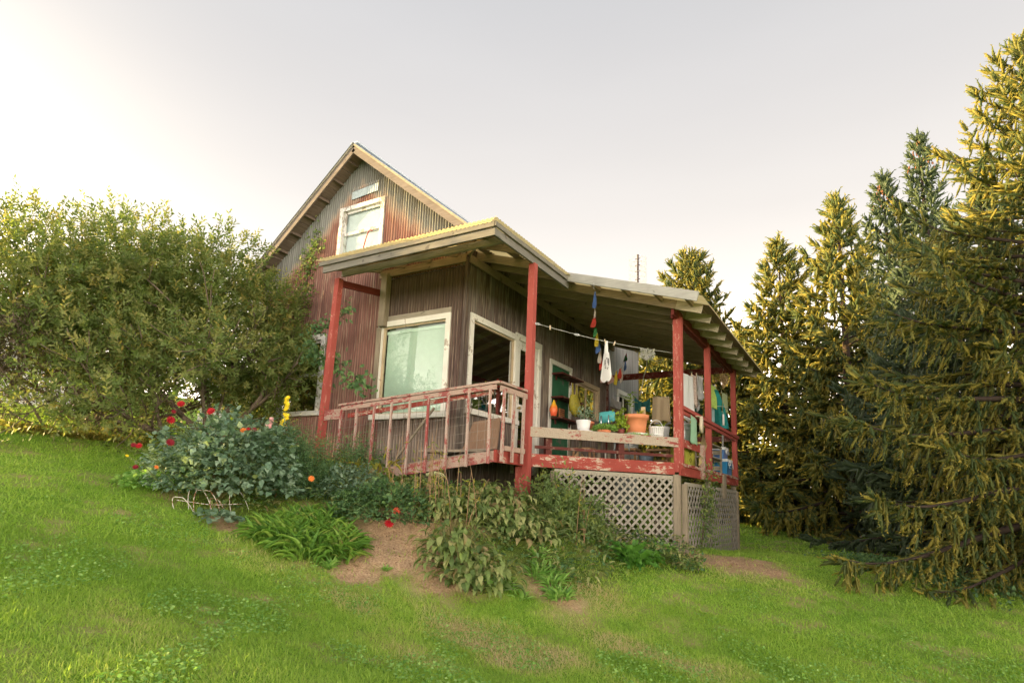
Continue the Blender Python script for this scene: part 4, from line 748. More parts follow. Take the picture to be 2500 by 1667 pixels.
g1 = GP(930, 1270); g1 = (g1.x, g1.y, h(g1.x, g1.y)); m1 = mound('dahlia_bush', 'low bushy dahlia with one crimson flower above the bare soil', 'bush', g1, .80, .5, .50, 'ovate', 'darkleaf', 1500, .075, .62, 150, seed=7)
bloom(at_dist(950, 1277, np.hypot(g1[0] - CAM[0], g1[1] - CAM[1]) - .45), .065, 'red', m1); bloom(at_dist(968, 1247, np.hypot(g1[0] - CAM[0], g1[1] - CAM[1]) - .4), .055, 'mix', m1)
g2 = GP(860, 1215); mound('herb_clump', 'leafy green perennial between the strap clump and the ramp', 'plant', (g2.x, g2.y, g2.z), .6, .45, .45, 'ovate', 'dahlia', 900, .07, .6, 110, seed=8)
HG = 'fading hostas in the bed below the ramp'
for (px, py, rx, n, ls, lab, sd_, pt, cr_) in ((1150, 1395, .5, 300, .21, 'largest drooping hosta with cream edged leaves at the front of the bed', 3, .34, 5), (1060, 1235, .5, 240, .19, 'yellowing hosta against the dark hole under the ramp', 4, .26, 5), (1270, 1300, .5, 300, .19, 'hosta behind the largest one, below the red corner post', 5, .34, 6), (1400, 1290, .5, 230, .18, 'limp hosta in front of the left end of the lattice', 6, .28, 5), (1010, 1215, .5, 200, .18, 'hosta between the low dahlia and the ramp fascia', 24, .26, 5), (1225, 1235, .5, 220, .18, 'hosta crowding the base of the red corner post', 25, .26, 5), (1340, 1275, .5, 220, .17, 'hosta in front of the vine bush', 26, .30, 5), (1150, 1250, .5, 200, .18, 'wilted hosta below the corner of the ramp', 9, .26, 5)):
    q = GP(px, py); fountain('hosta', lab, 'hosta', tuple(q), rx, int(n * 2.2), 'hosta', 'hosta', ls * .74, .46, 220, 1.0, HG, sd_, cr_, .30, pt)
q = GP(1555, 1385); dk = fountain('dock_plant', 'large leafed dock with wavy upright leaves before the lattice corner', 'plant', tuple(q), .3, 34, 'wavy', 'dock', .46, .26, 34, .9, seed=12, crowns=2, spread=.12)
q = GP(1600, 1350); mound('sedum', 'pale green stonecrop mound at the foot of the lattice', 'plant', tuple(q), .34, .22, .20, 'round', 'clover', 500, .035, .9, 60, seed=13)
q = GP(1150, 1405); mound('nasturtium', 'round leaved nasturtium creeping from under the largest hosta', 'plant', (q.x, q.y - .1, h(q.x, q.y - .1)), .40, .22, .14, 'round', 'clover', 150, .065, 1., 100, seed=14, stems=False)
q = GP(520, 1270); mound('nasturtium', 'round leaves beneath the white wire border', 'plant', tuple(q), .45, .2, .10, 'round', 'dahlia', 120, .07, 1., 80, seed=15, stems=False)
q = GP(350, 1190); mound('nasturtium', 'light green nasturtium left of the big dahlia bush', 'plant', tuple(q), .5, .35, .22, 'round', 'clover', 330, .06, 1., 120, seed=16, stems=False)
q = GP(1345, 1420); fountain('fern_weed', 'feathery weed clump between hosta and dock', 'weed', tuple(q), .4, 320, 'lance', 'clover', .17, .16, 120, .9, seed=17, crowns=9, spread=.34)
q = GP(1235, 1440); fountain('fern_weed', 'small leafy weed at the lawn edge below the largest hosta', 'weed', tuple(q), .3, 90, 'lance', 'clover', .12, .2, 60, .9, seed=18, crowns=4, spread=.2)
for i, (px, py, ls) in enumerate(((800, 1385, .13), (830, 1345, .1), (935, 1395, .08), (880, 1350, .1), (1440, 1330, .15), (1640, 1370, .13), (590, 1290, .1))):
    q = GP(px, py); lab = ['weed tuft on the grass slope left of the bare soil', 'seedling at the right foot of the strap leaved clump', 'tiny weed in the middle of the bare soil', 'small weed on the upper bare soil', 'grassy weed left of the dock', 'grass tuft right of the dock', 'weed beside the left bare patch'][i]
    fountain('weed', lab, 'weed', tuple(q), .1, 46, 'lance', 'clover', ls, .2, 30, .95, 'small weeds in the bed', seed=40 + i, crowns=2, spread=.06)
q = GP(900, 1150); q = Vector((-2.35, -.15, h(-2.35, -.15))); fountain('lily_clump', 'yellowing lily stalks in front of the ramp balusters', 'plant', tuple(q), .5, 260, 'lance', 'yel', .22, .2, 130, 1.05, seed=19, crowns=9, spread=.5, petiole=.42)
q = Vector((-1.5, -.35, h(-1.5, -.35))); fountain('hosta', 'pale hosta under the lower end of the ramp fascia', 'hosta', tuple(q), .4, 170, 'hosta', 'hosta', .18, .55, 110, 1.05, HG, 22, 5, .35, .25)
def stalks(name, label, base, n, hgt, sp, seed, mat='drystem', lf='yel'):
    r = np.random.default_rng(seed); t = thing(name, label, 'plant', base); pos = []; 
    for k in range(n):
        a = np.array(base) + np.array([r.uniform(-sp, sp), r.uniform(-sp, sp) * .5, 0]); a[2] = h(a[0], a[1]); b = r.normal(size=2) * .09; H_ = hgt * r.uniform(.6, 1.1)
        pts = [tuple(a + np.array([b[0] * s_ ** 1.5, b[1] * s_ ** 1.5, H_ * (s_ - .08 * s_ ** 4)])) for s_ in np.linspace(0, 1, 6)]; MB().tube(pts, [.006, .005, .005, .004, .003, .002], 5).obj('stalk', L_[mat], t)
        for s_ in r.uniform(.3, 1, 5): i = min(int(s_ * 5), 4); pos.append(np.array(pts[i]) + np.random.default_rng(k).normal(size=3) * .01)
    pos = np.array(pos); leaves(t, L_[lf], 'lance', pos, r.normal(size=(len(pos), 3)) + np.array([0, 0, -.1]), r.normal(size=(len(pos), 3)), .09, .016)
stalks('dry_stalks', 'dry brown flower stalks standing before the dark hole under the ramp', tuple(Vector((-.25, -.75, h(-.25, -.75)))), 16, 1.0, .45, 3)
stalks('dry_stalks', 'tall thin dead stems rising over the front hosta', tuple(Vector((-.75, -.8, h(-.75, -.8)))), 12, 1.15, .35, 4)
stalks('dry_stalks', 'dry stems beside the vine bush near the lattice', tuple(Vector((.75, .7, h(.75, .7)))), 9, 1.0, .35, 6)
q = GP(1085, 1235); t = thing('sedum', 'pale flower head of stonecrop near the ramp end', 'flower', (-1.2, -.55, h(-1.2, -.55)))
c = at_dist(1062, 1163, 8.2); MB().tube([(c.x, c.y, h(c.x, c.y)), tuple(c)], .006, 5).obj('flower_stem', L_['stem'], t); n = 160; v = rvec(n); v[:, 2] = np.abs(v[:, 2]); leaves(t, plain('cream_floret', (.55, .58, .32), .7), 'round', np.array(c) + v * np.array([.12, .12, .05]), v, rvec(n), .022, .022, sname='flower_head')
stx = thing('weed_strip', 'leafy weeds along the foot of the large spruce', 'weed', tuple(GP(2240, 1420)))
n = 1500; a = np.array(GP(2100, 1375)); b = np.array(GP(2400, 1450)); tt = rng.random((n, 1)); pos = a * (1 - tt) + b * tt + rng.normal(size=(n, 3)) * np.array([.35, .35, 0]); pos[:, 2] = hts(pos[:, 0], pos[:, 1]) + rng.random(n) * .16; leaves(stx, L_['darkleaf'], 'ovate', pos, rvec(n) + np.array([0, 0, .3]), np.array([[0, 0, 1.]]) + rng.normal(size=(n, 3)) * .4, .075, .04)
cb = thing('soil_clods', 'crumbly soil clods and bark bits on the bare patches', 'soil'); n = 5200; x = rng.uniform(-2.6, 3.2, n); y = rng.uniform(-3.4, 5, n); k = dirtw(x, y) > .75; x, y = x[k], y[k]; n = len(x)
leaves(cb, plain('soil_clod', (.34, .21, .13), .95, .4, 30), 'diamond', np.stack([x, y, hts(x, y) + .006], 1), rvec(n) * np.array([1, 1, .3]), rvec(n) * .6 + np.array([0, 0, .8]), rng.uniform(.01, .05, n), rng.uniform(.01, .04, n), sname='clod')
yg = thing('yellow_sunlight_strip', 'strip of yellow leaves standing in for sunlit grass along the lawn edge under the left shrubs', 'plant', tuple(GP(150, 1062))); n = 2600; a = np.array(GP(4, 1048)); b = np.array(GP(330, 1086)); tt = rng.random((n, 1)); pos = a * (1 - tt) + b * tt + rng.normal(size=(n, 3)) * np.array([.10, .16, 0]); pos[:, 2] = hts(pos[:, 0], pos[:, 1]) + rng.random(n) * .09; leaves(yg, L_['yellow'], 'tri', pos, rvec(n) + np.array([0, 0, .5]), np.array([[0, 0, 1.]]) + rng.normal(size=(n, 3)) * .4, .07, .03)  # yellow leaves painted in for the sunlight on the grass
n = 7000; j = rng.integers(0, len(BED), n); bb = np.array(BED)[j]; a = rng.random(n) * 6.283; r_ = np.sqrt(rng.random(n)) * 1.05; x = bb[:, 0] + bb[:, 2] * r_ * np.cos(a); y = bb[:, 1] + bb[:, 3] * r_ * np.sin(a); k = (y < .0) | (x > .25) & (y < .6 + x * 1.1); k &= dirtw(x, y) < .3; x, y = x[k], y[k]; n = len(x)
hh = .10 + .22 * (.5 + .5 * np.sin(x * 4.1 + np.sin(y * 3)) * np.sin(y * 5 + x)); pos = np.stack([x, y, hts(x, y) + hh * rng.random(n) ** .6], 1)
o = leaves(None, L_['hosta'], 'lance', pos[::2], rvec(len(pos[::2])) * arr(1, 1, .6) + arr(0, 0, .1), rvec(len(pos[::2])) * .5 + arr(0, 0, 1), rng.uniform(.07, .15, len(pos[::2])), .036, sname='bed_foliage'); tag(o, 'tangled fading low leaves filling the bed between the clumps', 'ground cover')
o = leaves(None, L_['darkleaf'], 'ovate', pos[1::2], rvec(len(pos[1::2])) * arr(1, 1, .6) + arr(0, 0, .1), rvec(len(pos[1::2])) * .5 + arr(0, 0, 1), rng.uniform(.04, .09, len(pos[1::2])), .038, sname='bed_foliage'); tag(o, 'small dark green leaves growing low all through the bed', 'ground cover')
# fallen straw on the bare soil
n = 60000; x = rng.uniform(-3.5, 4.2, n); y = rng.uniform(-3.6, 6, n); k = dirtw(x, y) > rng.random(n) * .9 + .1; x, y = x[k], y[k]; n = len(x); z = hts(x, y); a = rng.random(n) * 6.28
leaves(None, L_['straw'], 'blade', np.stack([x, y, z + .004], 1), np.stack([np.cos(a), np.sin(a), rng.normal(size=n) * .18 + .05], 1), np.tile(arr(0, 0, 1), (n, 1)) + rng.normal(size=(n, 3)) * .3, rng.uniform(.03, .11, n), .0045, sname='straw_litter')
tag(bpy.data.objects['straw_litter'], 'tan straw litter over the bare soil patches', 'straw')

# ------------------------------------------------------------------ grass and clover
DRY = [(q_.x, q_.y, rx_, ry_, k_) for (q_, rx_, ry_, k_) in [(GP(px, py), a, b, c) for (px, py, a, b, c) in ((1250, 1590, 1.1, .5, 1.1), (1600, 1600, 1.2, .4, 1.0), (1000, 1600, .6, .3, .6), (640, 1370, .8, .5, .55), (1400, 1440, .9, .45, .8), (1820, 1400, 1.2, .9, .7), (860, 1480, .5, .3, .6), (300, 1500, .9, .4, .35))]]
def blades(n, rmin, rmax, wd, ls, name, th0=-.88, th1=.74, mat='grass', kind='blade', lift=1., pw_=1.):
    th = rng.uniform(th0, th1, n); r = rmin + (rmax - rmin) * rng.random(n) ** pw_; fx, fy = -sy, cy   # view direction on the ground
    ang = math.atan2(fy, fx) - th; x = CAM[0] + np.cos(ang) * r; y = CAM[1] + np.sin(ang) * r; dens = 1 - dirtw(x, y) * .93
    pat = .5 + .5 * np.sin(x * .9 + 1.3 * np.sin(y * .7)) * np.sin(y * 1.1 + .8 * np.sin(x * 1.3)); dry = sum(np.clip(1.25 - np.hypot((x - a_) / rx_, (y - b_) / ry_) + .3 * np.sin(x * 5 + y * 3) * np.sin(y * 6 - x * 2), 0, 1) * k_ for (a_, b_, rx_, ry_, k_) in DRY)
    inside = ((x > -6.9) & (x < -1.3) & (y > 1.0) & (y < 10)) | ((x > -3.4) & (x < 1.8) & (y > .3) & (y < 7.4) & (y > .8 + (x - 0.) * 1.13))
    bw_ = bedw(x, y); k = (rng.random(n) < dens) & ~inside & (rng.random(n) > bw_ * .75); x, y, r, pat, dry, bw_ = x[k], y[k], r[k], pat[k], dry[k], bw_[k]; n = len(x)
    a = rng.random(n) * 6.28; lean = np.abs(rng.normal(size=n) * .6 + 1.35); d = np.stack([np.cos(a) * lean, np.sin(a) * lean, np.full(n, lift)], 1); z = hts(x, y)
    rnd = np.clip(rng.random(n) * .42 + .34 * pat + .75 * dry * (rng.random(n) < .85), 0, .999); L0 = ls * rng.uniform(.5, 1.3, n) * (1 + .5 * pat * (rng.random(n) < .12)) * (1 + .4 * bw_) * np.clip(.55 + r * .09, .6, 1.1)
    o = leaves(None, L_[mat], kind, np.stack([x, y, z - .005], 1), d, np.stack([-np.sin(a), np.cos(a), np.zeros(n)], 1) * .3 + np.stack([-np.cos(a) * .5, -np.sin(a) * .5, np.full(n, 1.)], 1), L0, wd * rng.uniform(.7, 1.4, n) * (1 + r * .04), rnd=rnd, sname=name); return o
tag(blades(300000, 2.4, 7.5, .006, .052, 'grass', pw_=.8), 'unevenly mown green lawn with dry and mossy patches', 'grass'); 
tag(blades(210000, 7.3, 15, .010, .058, 'grass'), 'lawn sloping past both sides of the house', 'grass'); tag(blades(60000, 15, 30, .022, .09, 'grass'), 'distant lawn under the trees', 'grass')
def cl(n, rmin, rmax):
    th = rng.uniform(-.85, .7, n); r = rng.uniform(rmin, rmax, n); ang = math.atan2(cy, -sy) - th; x = CAM[0] + np.cos(ang) * r; y = CAM[1] + np.sin(ang) * r
    v = np.sin(x * 2.3 + 2 * np.sin(y * 1.1)) * np.sin(y * 2.9 + x) + .35 * np.sin(x * 7 + y * 5); k = (v > .12) & (dirtw(x, y) < .45); x, y = x[k], y[k]; n = len(x); z = hts(x, y) + rng.uniform(.015, .06, n); a = rng.random(n) * 6.28
    return leaves(None, L_['clover'], 'tri', np.stack([x, y, z], 1), np.stack([np.cos(a), np.sin(a), rng.normal(size=n) * .25], 1), np.tile(arr(0, 0, 1), (n, 1)) + rng.normal(size=(n, 3)) * .35, .028, .024, sname='clover')
tag(cl(50000, 2.6, 8.5), 'low clover leaves mixed through the lawn', 'clover')


# ------------------------------------------------------------------ things on and around the porch
def lerp(a, b, t): return Vector(a).lerp(Vector(b), t)
mats = {}
def pm(name, col, rough=.6, **k):
    if name not in mats: mats[name] = plain(name, col, rough, **k)
    return mats[name]
def PX(px, py, x): return P(px, py, 'x', x)
def BN(px, py, z=.402):   # point on the bench top
    return P(px, py, 'z', z)
BZ = .402
def cm(name, col, rough=.9, **k):
    if name not in mats: mats[name] = leafmat(name, [(0, col), (.5, col), (1, col)], .25, .9, .05)
    return mats[name]
def onb(t, n): q = bp(t, n, BZ); return (q.x, q.y, q.z)
def tb(px):   # bench coordinate along the shelf seen at pixel column px
    lo, hi = -.5, 3.
    for _ in range(40):
        m_ = (lo + hi) / 2; q = np.array(bp(m_, .22, .4)) - CAM; u = K @ q; lo, hi = (m_, hi) if 1250 + FPX * u[0] / u[2] < px else (lo, m_)
    return lo
def cloth(name, pts_top, drop, mat, parent=None, nx=12, nz=10, fold=.03, nf=3., taper=0., sag=.0, seed=0, th=.006):
    a, b = Vector(pts_top[0]), Vector(pts_top[1]); d = b - a; n = d.cross(Vector((0, 0, 1))).normalized(); V = []; r = random.Random(seed); ph = r.random() * 6
    for side in (0, 1):
        for j in range(nz + 1):
            v = j / nz
            for i in range(nx + 1):
                u = i / nx; uu = .5 + (u - .5) * (1 - taper * v); q = a + d * uu + Vector((0, 0, -drop * v * (1 - .08 * math.sin(u * 7 + ph)) - sag * math.sin(u * math.pi) * (1 - v)))
                V.append(q + n * (fold * (.25 + .75 * v) * math.sin(u * nf * 6.28 + ph + v) + side * th))
    m_ = (nx + 1) * (nz + 1); F = []
    for s_ in (0, 1):
        for j in range(nz):
            for i in range(nx):
                k = s_ * m_ + j * (nx + 1) + i; f = (k, k + 1, k + nx + 2, k + nx + 1); F.append(f if s_ else f[::-1])
    rim = [i for i in range(nx + 1)] + [(j + 1) * (nx + 1) - 1 for j in range(1, nz + 1)] + [nz * (nx + 1) + i for i in range(nx - 1, -1, -1)] + [j * (nx + 1) for j in range(nz - 1, 0, -1)]
    for i in range(len(rim)): a_, b_ = rim[i], rim[(i + 1) % len(rim)]; F.append((a_, b_, b_ + m_, a_ + m_))
    return MB().add(V, F, True).obj(name, mat, parent)
# wall shelves over the green doorway
t = thing('wall_shelf', 'three dark red shelves fixed across the green doorway', 'shelf', (-1.3, 4.8, 1.2))
for z in (1.02, 1.47, 1.98): box('shelf_board', (-1.345, 4.25, z), (-1.08, 5.35, z + .03), M['darkred'], t)
for y in (4.42, 5.12):
    for z in (1.02, 1.47, 1.98): box('bracket', (-1.34, y, z - .09), (-1.31, y + .03, z - .001), M['darkred'], t)
q = PX(1352, 990, -1.2); q.z = 1.053
mv = G('orange_yellow_glaze'); zz = mv.sep()[2]; MVm = mv.out(mv.ramp(mv.mr(zz, 1.1, 1.4), [(0, (.85, .13, .05)), (.4, (.85, .2, .04)), (.7, (.85, .5, .03)), (1, (.85, .6, .05))]), .35, .5)
t = thing('vase', 'teardrop glass vase shading from orange to yellow on the lowest wall shelf', 'vase', tuple(q)); MB().lathe([(.001, 0), (.06, .004), (.072, .05), (.088, .12), (.075, .19), (.04, .26), (.018, .31), (.008, .335), (.001, .34)], tuple(q), 20).obj('body', MVm, t); MB().lathe([(.062, -.004), (.066, .004), (.062, .012)], tuple(q), 20).obj('foot', pm('orange_foot', (.7, .12, .05), .4), t)
t = thing('wooden_plaque', 'small carved orange brown plaque on the green panel above the lowest shelf', 'plaque', (-1.34, 4.75, 1.1)); box('board', (-1.345, 4.62, 1.10), (-1.325, 4.88, 1.30), pm('carved_wood', (.42, .17, .07), .6, var=.5, sc=40), t)
for k in range(4): box('carving', (-1.322, 4.65, 1.13 + .04 * k), (-1.315, 4.85 - .02 * (k % 2), 1.145 + .04 * k), pm('carved_dark', (.16, .06, .03), .6), t)
# yellow carrier bag
t = thing('carrier_bag', 'crumpled yellow plastic carrier bag hanging from the end of the wall shelves', 'bag', (-1.1, 5.4, 1.2)); V = []; F = []; r = random.Random(3); c = PX(1404, 990, -1.0); zz0 = c.z - 1.03; prof = [(.03, .80), (.12, .84), (.17, .93), (.18, 1.05), (.16, 1.16), (.12, 1.25)]; prof = [(p_[0], p_[1] + zz0) for p_ in prof]
for (rr_, z) in prof:
    for k in range(14): a = 6.283 * k / 14; g_ = rr_ * (1 + r.uniform(-.14, .14)); V.append((c.x + g_ * .55 * math.cos(a), c.y + g_ * 1.15 * math.sin(a) + (z - zz0 - 1.0) * -.2, z + r.uniform(-.012, .012)))
F = [(i * 14 + k, i * 14 + (k + 1) % 14, (i + 1) * 14 + (k + 1) % 14, (i + 1) * 14 + k) for i in range(5) for k in range(14)]; F.append(tuple(range(14))[::-1])
ym = leafmat('thin_yellow_plastic', [(0, (.62, .55, .08)), (.6, (.62, .55, .08)), (1, (.62, .55, .08))], .4, .35); MB().add(V, F, True).obj('body', ym, t)
for s_ in (-1, 1): MB().add([(a_, b_, z_ + zz0) for (a_, b_, z_) in [(c.x, c.y + s_ * .14 - .05, 1.22), (c.x, c.y + s_ * .06 - .05, 1.22), (c.x - .02, c.y + s_ * .10 - .02, 1.50), (c.x - .02, c.y + s_ * .12 - .02, 1.50), (c.x + .02, c.y + s_ * .14 - .05, 1.22), (c.x + .02, c.y + s_ * .06 - .05, 1.22), (c.x, c.y + s_ * .10 - .02, 1.50), (c.x, c.y + s_ * .12 - .02, 1.50)]], [(0, 1, 2, 3), (7, 6, 5, 4), (0, 3, 7, 4), (1, 5, 6, 2)]).obj('handle', ym, t)

# pots and things standing on the bench shelf
def potted(name, label, cat, q, prof, mat, n=24): t = thing(name, label, cat, q); MB().lathe(prof, q, n).obj('pot', mat, t); return t
soilm = pm('potting_soil', (.06, .04, .03), .95)
t1 = tb(1424); q = onb(t1, .22); t = potted('flowerpot', 'white plastic flowerpot on a saucer near the left end of the bench', 'flowerpot', q, [(.02, .02), (.088, .022), (.10, .09), (.115, .175), (.118, .19), (.108, .19), (.10, .17), (.02, .168)], pm('white_plastic', (.74, .74, .76), .4, var=.04)); MB().lathe([(.02, .0), (.13, .002), (.155, .022), (.148, .024), (.12, .012), (.02, .01)], q, 24).obj('saucer', pm('white_plastic', (1, 1, 1)), t); MB().lathe([(.01, .172), (.1, .174), (.01, .18)], q, 20).obj('soil', soilm, t)
q = onb(tb(1440), .42); q = (q[0] - .2, q[1] + .5, .42); t = potted('flowerpot', 'orange clay pot with a wispy grey green herb behind the white pot', 'flowerpot', q, [(.02, 0), (.09, 0), (.13, .2), (.145, .2), (.148, .25), (.13, .25), (.12, .2), (.02, .2)], pm('clay', (.62, .22, .11), .7)); pos = np.array(q) + np.array([0, 0, .27]) + rng.normal(size=(170, 3)) * np.array([.09, .09, .1]) + np.array([0, 0, .12]); leaves(t, L_['dahlia'], 'lance', pos, rvec(170) + np.array([0, 0, .4]), rvec(170), .05, .02)
box('side_table', (q[0] - .25, q[1] - .2, .38), (q[0] + .35, q[1] + .3, .418), M['grey_x'], None); o = bpy.data.objects['side_table']; tag(o, 'low plank table carrying the orange clay pot', 'table')
for k, (a, b) in enumerate(((-.22, -.17), (.32, -.17), (-.22, .27), (.32, .27))): box('leg', (q[0] + a - .02, q[1] + b - .02, 0), (q[0] + a + .02, q[1] + b + .02, .379), M['grey_z'], o)
# terracotta pot
q = onb(tb(1553), .22); tc = pm('terracotta', (.62, .23, .11), .65, var=.12); t = potted('flowerpot', 'big terracotta pot standing in a pale saucer at the middle of the bench', 'flowerpot', q, [(.02, .03), (.145, .032), (.16, .15), (.178, .275), (.20, .278), (.207, .345), (.19, .348), (.18, .30), (.02, .295)], tc, 32); MB().lathe([(.02, 0), (.175, .0), (.20, .045), (.19, .046), (.165, .015), (.02, .012)], q, 28).obj('saucer', pm('pale_green_saucer', (.60, .64, .55), .5), t); MB().lathe([(.01, .30), (.178, .302), (.01, .31)], q, 24).obj('soil', soilm, t)
c = Vector(q) + Vector((-.1, 0, .31)); MB().tube([c, c + Vector((-.01, .0, .2)), c + Vector((.0, .0, .40))], [.008, .007, .004], 6).obj('stem', L_['stem'], t)
n = 12; a = np.arange(n) * 2.4; leaves(t, L_['lime'], 'ovate', np.array(c) + np.array([0, 0, .40]) - np.array([0, 0, .02]) * np.arange(n)[:, None], np.stack([np.cos(a), np.sin(a), .15 + 0 * a], 1), np.tile(arr(0, 0, 1), (n, 1)), .12, .06, nparts=12)
c2 = Vector(q) + Vector((.08, -.02, .31)); n = 9; a = rng.random(n) * 6.28; leaves(t, L_['yel'], 'lance', np.tile(np.array(c2), (n, 1)) + rng.normal(size=(n, 3)) * .02, np.stack([np.cos(a) * .6, np.sin(a) * .6, np.ones(n)], 1), rvec(n), .15, .03, nparts=9)
box('bark_slab', tuple(c2 + Vector((.0, .02, 0))), tuple(c2 + Vector((.07, .04, .17))), pm('cork', (.5, .36, .22), .9, var=.3, sc=30), t)
# basil and fern
q = onb(tb(1514), .2); t = potted('flowerpot', 'small dark red pot with lime green leaves left of the terracotta pot', 'flowerpot', q, [(.02, 0), (.05, 0), (.065, .09), (.06, .09), (.02, .085)], pm('dark_red_pot', (.18, .04, .03), .5))
n = 150; pos = np.array(q) + np.array([0, 0, .22]) + rng.normal(size=(n, 3)) * np.array([.055, .055, .09]); leaves(t, L_['lime'], 'ovate', pos, rvec(n) + np.array([0, 0, -.2]), rvec(n) + np.array([0, 0, 1]), .065, .036, nparts=70)
q = onb(tb(1468), .12); t = potted('flowerpot', 'low feathery green fern spilling over the front of the bench', 'flowerpot', q, [(.02, 0), (.09, 0), (.11, .05), (.1, .05), (.02, .045)], pm('clay', (.5, .2, .1)))
n = 420; v = rvec(n); v[:, 2] = np.abs(v[:, 2]) * .6; leaves(t, L_['clover'], 'lance', np.array(q) + np.array([0, 0, .05]) + v * np.array([.2, .13, .14]) * rng.random((n, 1)) ** .3, v + np.array([0, 0, -.1]) + rng.normal(size=(n, 3)) * .3, rvec(n) + np.array([0, 0, 1]), .05, .016)
for i, px in enumerate((1538, 1562)): q = onb(tb(px), .05); n = 60; leaves(thing('seedling_tray', ['low green sprigs lying in front of the terracotta pot', 'sprigs of green right in front of the pale saucer'][i], 'plant', q, 'green sprigs on the bench'), L_['clover'], 'lance', np.array(q) + rng.normal(size=(n, 3)) * np.array([.06, .04, .008]) + np.array([0, 0, .015]), rvec(n), rvec(n), .035, .014)
# white slatted basket with hoop handle
q = onb(tb(1596), .14); t = thing('basket', 'white painted slatted basket with a hoop handle right of the terracotta pot', 'basket', q); wm = worn('chalky_white_paint', (.76, .76, .76), (.5, .46, .42), .06, (3, 3, 1), .1, 30)
MB().lathe([(.01, .005), (.098, .006), (.112, .16), (.106, .16), (.09, .012), (.01, .012)], q, 24).obj('liner', pm('grey_inside', (.3, .3, .3), .8), t)
for k in range(22): a = 6.283 * k / 22; MB().bar((q[0] + .104 * math.cos(a), q[1] + .104 * math.sin(a), q[2] + .004), (q[0] + .12 * math.cos(a), q[1] + .12 * math.sin(a), q[2] + .165), .022, .005, (math.cos(a), math.sin(a), 0)).obj('slat', wm, t)
for z, r_ in ((.15, .122), (.03, .112)): MB().lathe([(r_, z), (r_ + .006, z), (r_ + .006, z + .018), (r_, z + .018), (r_, z)], q, 24).obj('hoop', wm, t)
MB().tube([(q[0] + D.x * .12 * math.cos(a), q[1] + D.y * .12 * math.cos(a), q[2] + .15 + .13 * math.sin(a)) for a in np.linspace(0, math.pi, 12)], .006, 6).obj('handle', wm, t)
q = onb(tb(1624), .30); t = thing('bucket', 'ribbed grey bucket beside the white basket, tools sticking out', 'bucket', q); MB().lathe([(.01, 0), (.10, 0), (.105, .10), (.12, .19), (.125, .2), (.115, .2), (.1, .19), (.01, .02)], q, 20).obj('body', pm('grey_plastic', (.36, .37, .38), .5), t)
for (a, b, c_) in ((-.06, .02, (.30, .30, .32)), (.07, .0, (.12, .12, .12))): MB().tube([Vector(q) + Vector((0, 0, .1)), Vector(q) + Vector((a * .8, b, .24)), Vector(q) + Vector((a * 2, b, .27))], [.012, .01, .022], 6).obj('tool_handle', pm('tool%g' % a, c_, .5), t)
n = 14; leaves(t, L_['lime'], 'ovate', np.array(q) + np.array([-.02, 0, .2]) + rng.normal(size=(n, 3)) * .03, rvec(n), rvec(n), .07, .045, nparts=14)
# turquoise chair
def chair(px, py, dist, label):
    c = at_dist(px, py, dist); x, y, zb_ = c.x, c.y, c.z; t = thing('kitchen_chair', label, 'chair', (x, y, 0)); tq = pm('turquoise_vinyl', (.10, .46, .47), .45, var=.06); ch = pm('chrome', (.55, .57, .58), .25, metal=.9)
    u = Vector((cy * .98, -sy * .7, 0)).normalized(); f = Vector((-u.y, u.x, 0)); W_, H_, r_ = .19, .10, .05; V = []
    for s_ in (-.012, .012):
        for k in range(24): a = 6.283 * k / 24; e_ = .35; V.append(Vector((x, y, zb_)) + u * W_ * math.copysign(abs(math.cos(a)) ** e_, math.cos(a)) + Vector((0, 0, H_ * math.copysign(abs(math.sin(a)) ** e_, math.sin(a)))) + f * (s_ + .02 * math.cos(a) ** 2))
    F = [tuple(range(24))[::-1], tuple(range(24, 48))] + [(k, (k + 1) % 24, 24 + (k + 1) % 24, 24 + k) for k in range(24)]; MB().add(V, F, True).obj('backrest', tq, t)
    S0 = Vector((x, y, .46)) + f * .22; MB().bar(S0 - u * .19, S0 + u * .19, .38, .045).obj('seat', tq, t)
    for s_ in (-.10, .08):
        b = Vector((x, y, zb_ + .03)) + u * s_ - f * .022; MB().tube([b, b + Vector((0, 0, -.12)), Vector((b.x, b.y, .44)) + f * .04], .011, 7).obj('back_tube', ch, t)
    for a in (-.17, .17):
        for b_ in (.05, .38): MB().tube([Vector((x, y, .44)) + u * a + f * b_, Vector((x, y, 0.0)) + u * a * 1.15 + f * (b_ + (b_ - .2) * .2)], .011, 7).obj('leg', ch, t)
chair(1480, 1018, 10.6, 'turquoise vinyl kitchen chair with chrome tubes behind the bench')
# stools and stored things under the bench level
for (px, y_, lab, sc_) in ((1425, 3.7, 'rough wooden stool on the deck seen under the left half of the bench', 1.), (1535, 3.9, 'small wooden stool seen under the bench near the middle leg', .95), (1610, 4.1, 'low wooden bench frame seen under the right end of the shelf', 1.1)):
    c = P(px, 1118, 'y', y_); t = thing('stool', lab, 'stool', (c.x, c.y, 0)); wm2 = pm('honey_wood', (.42, .24, .12), .7, var=.3, sc=20); box('seat', (c.x - .2 * sc_, c.y - .14, .30), (c.x + .2 * sc_, c.y + .14, .34), wm2, t)
    for a in (-1, 1):
        for b in (-1, 1): bar('leg', (c.x + a * .16 * sc_, c.y + b * .1, .30), (c.x + a * .19 * sc_, c.y + b * .12, 0), .035, .035, wm2, t)
        bar('rung', (c.x - .17 * sc_, c.y + a * .11, .13), (c.x + .17 * sc_, c.y + a * .11, .13), .02, .02, wm2, t)
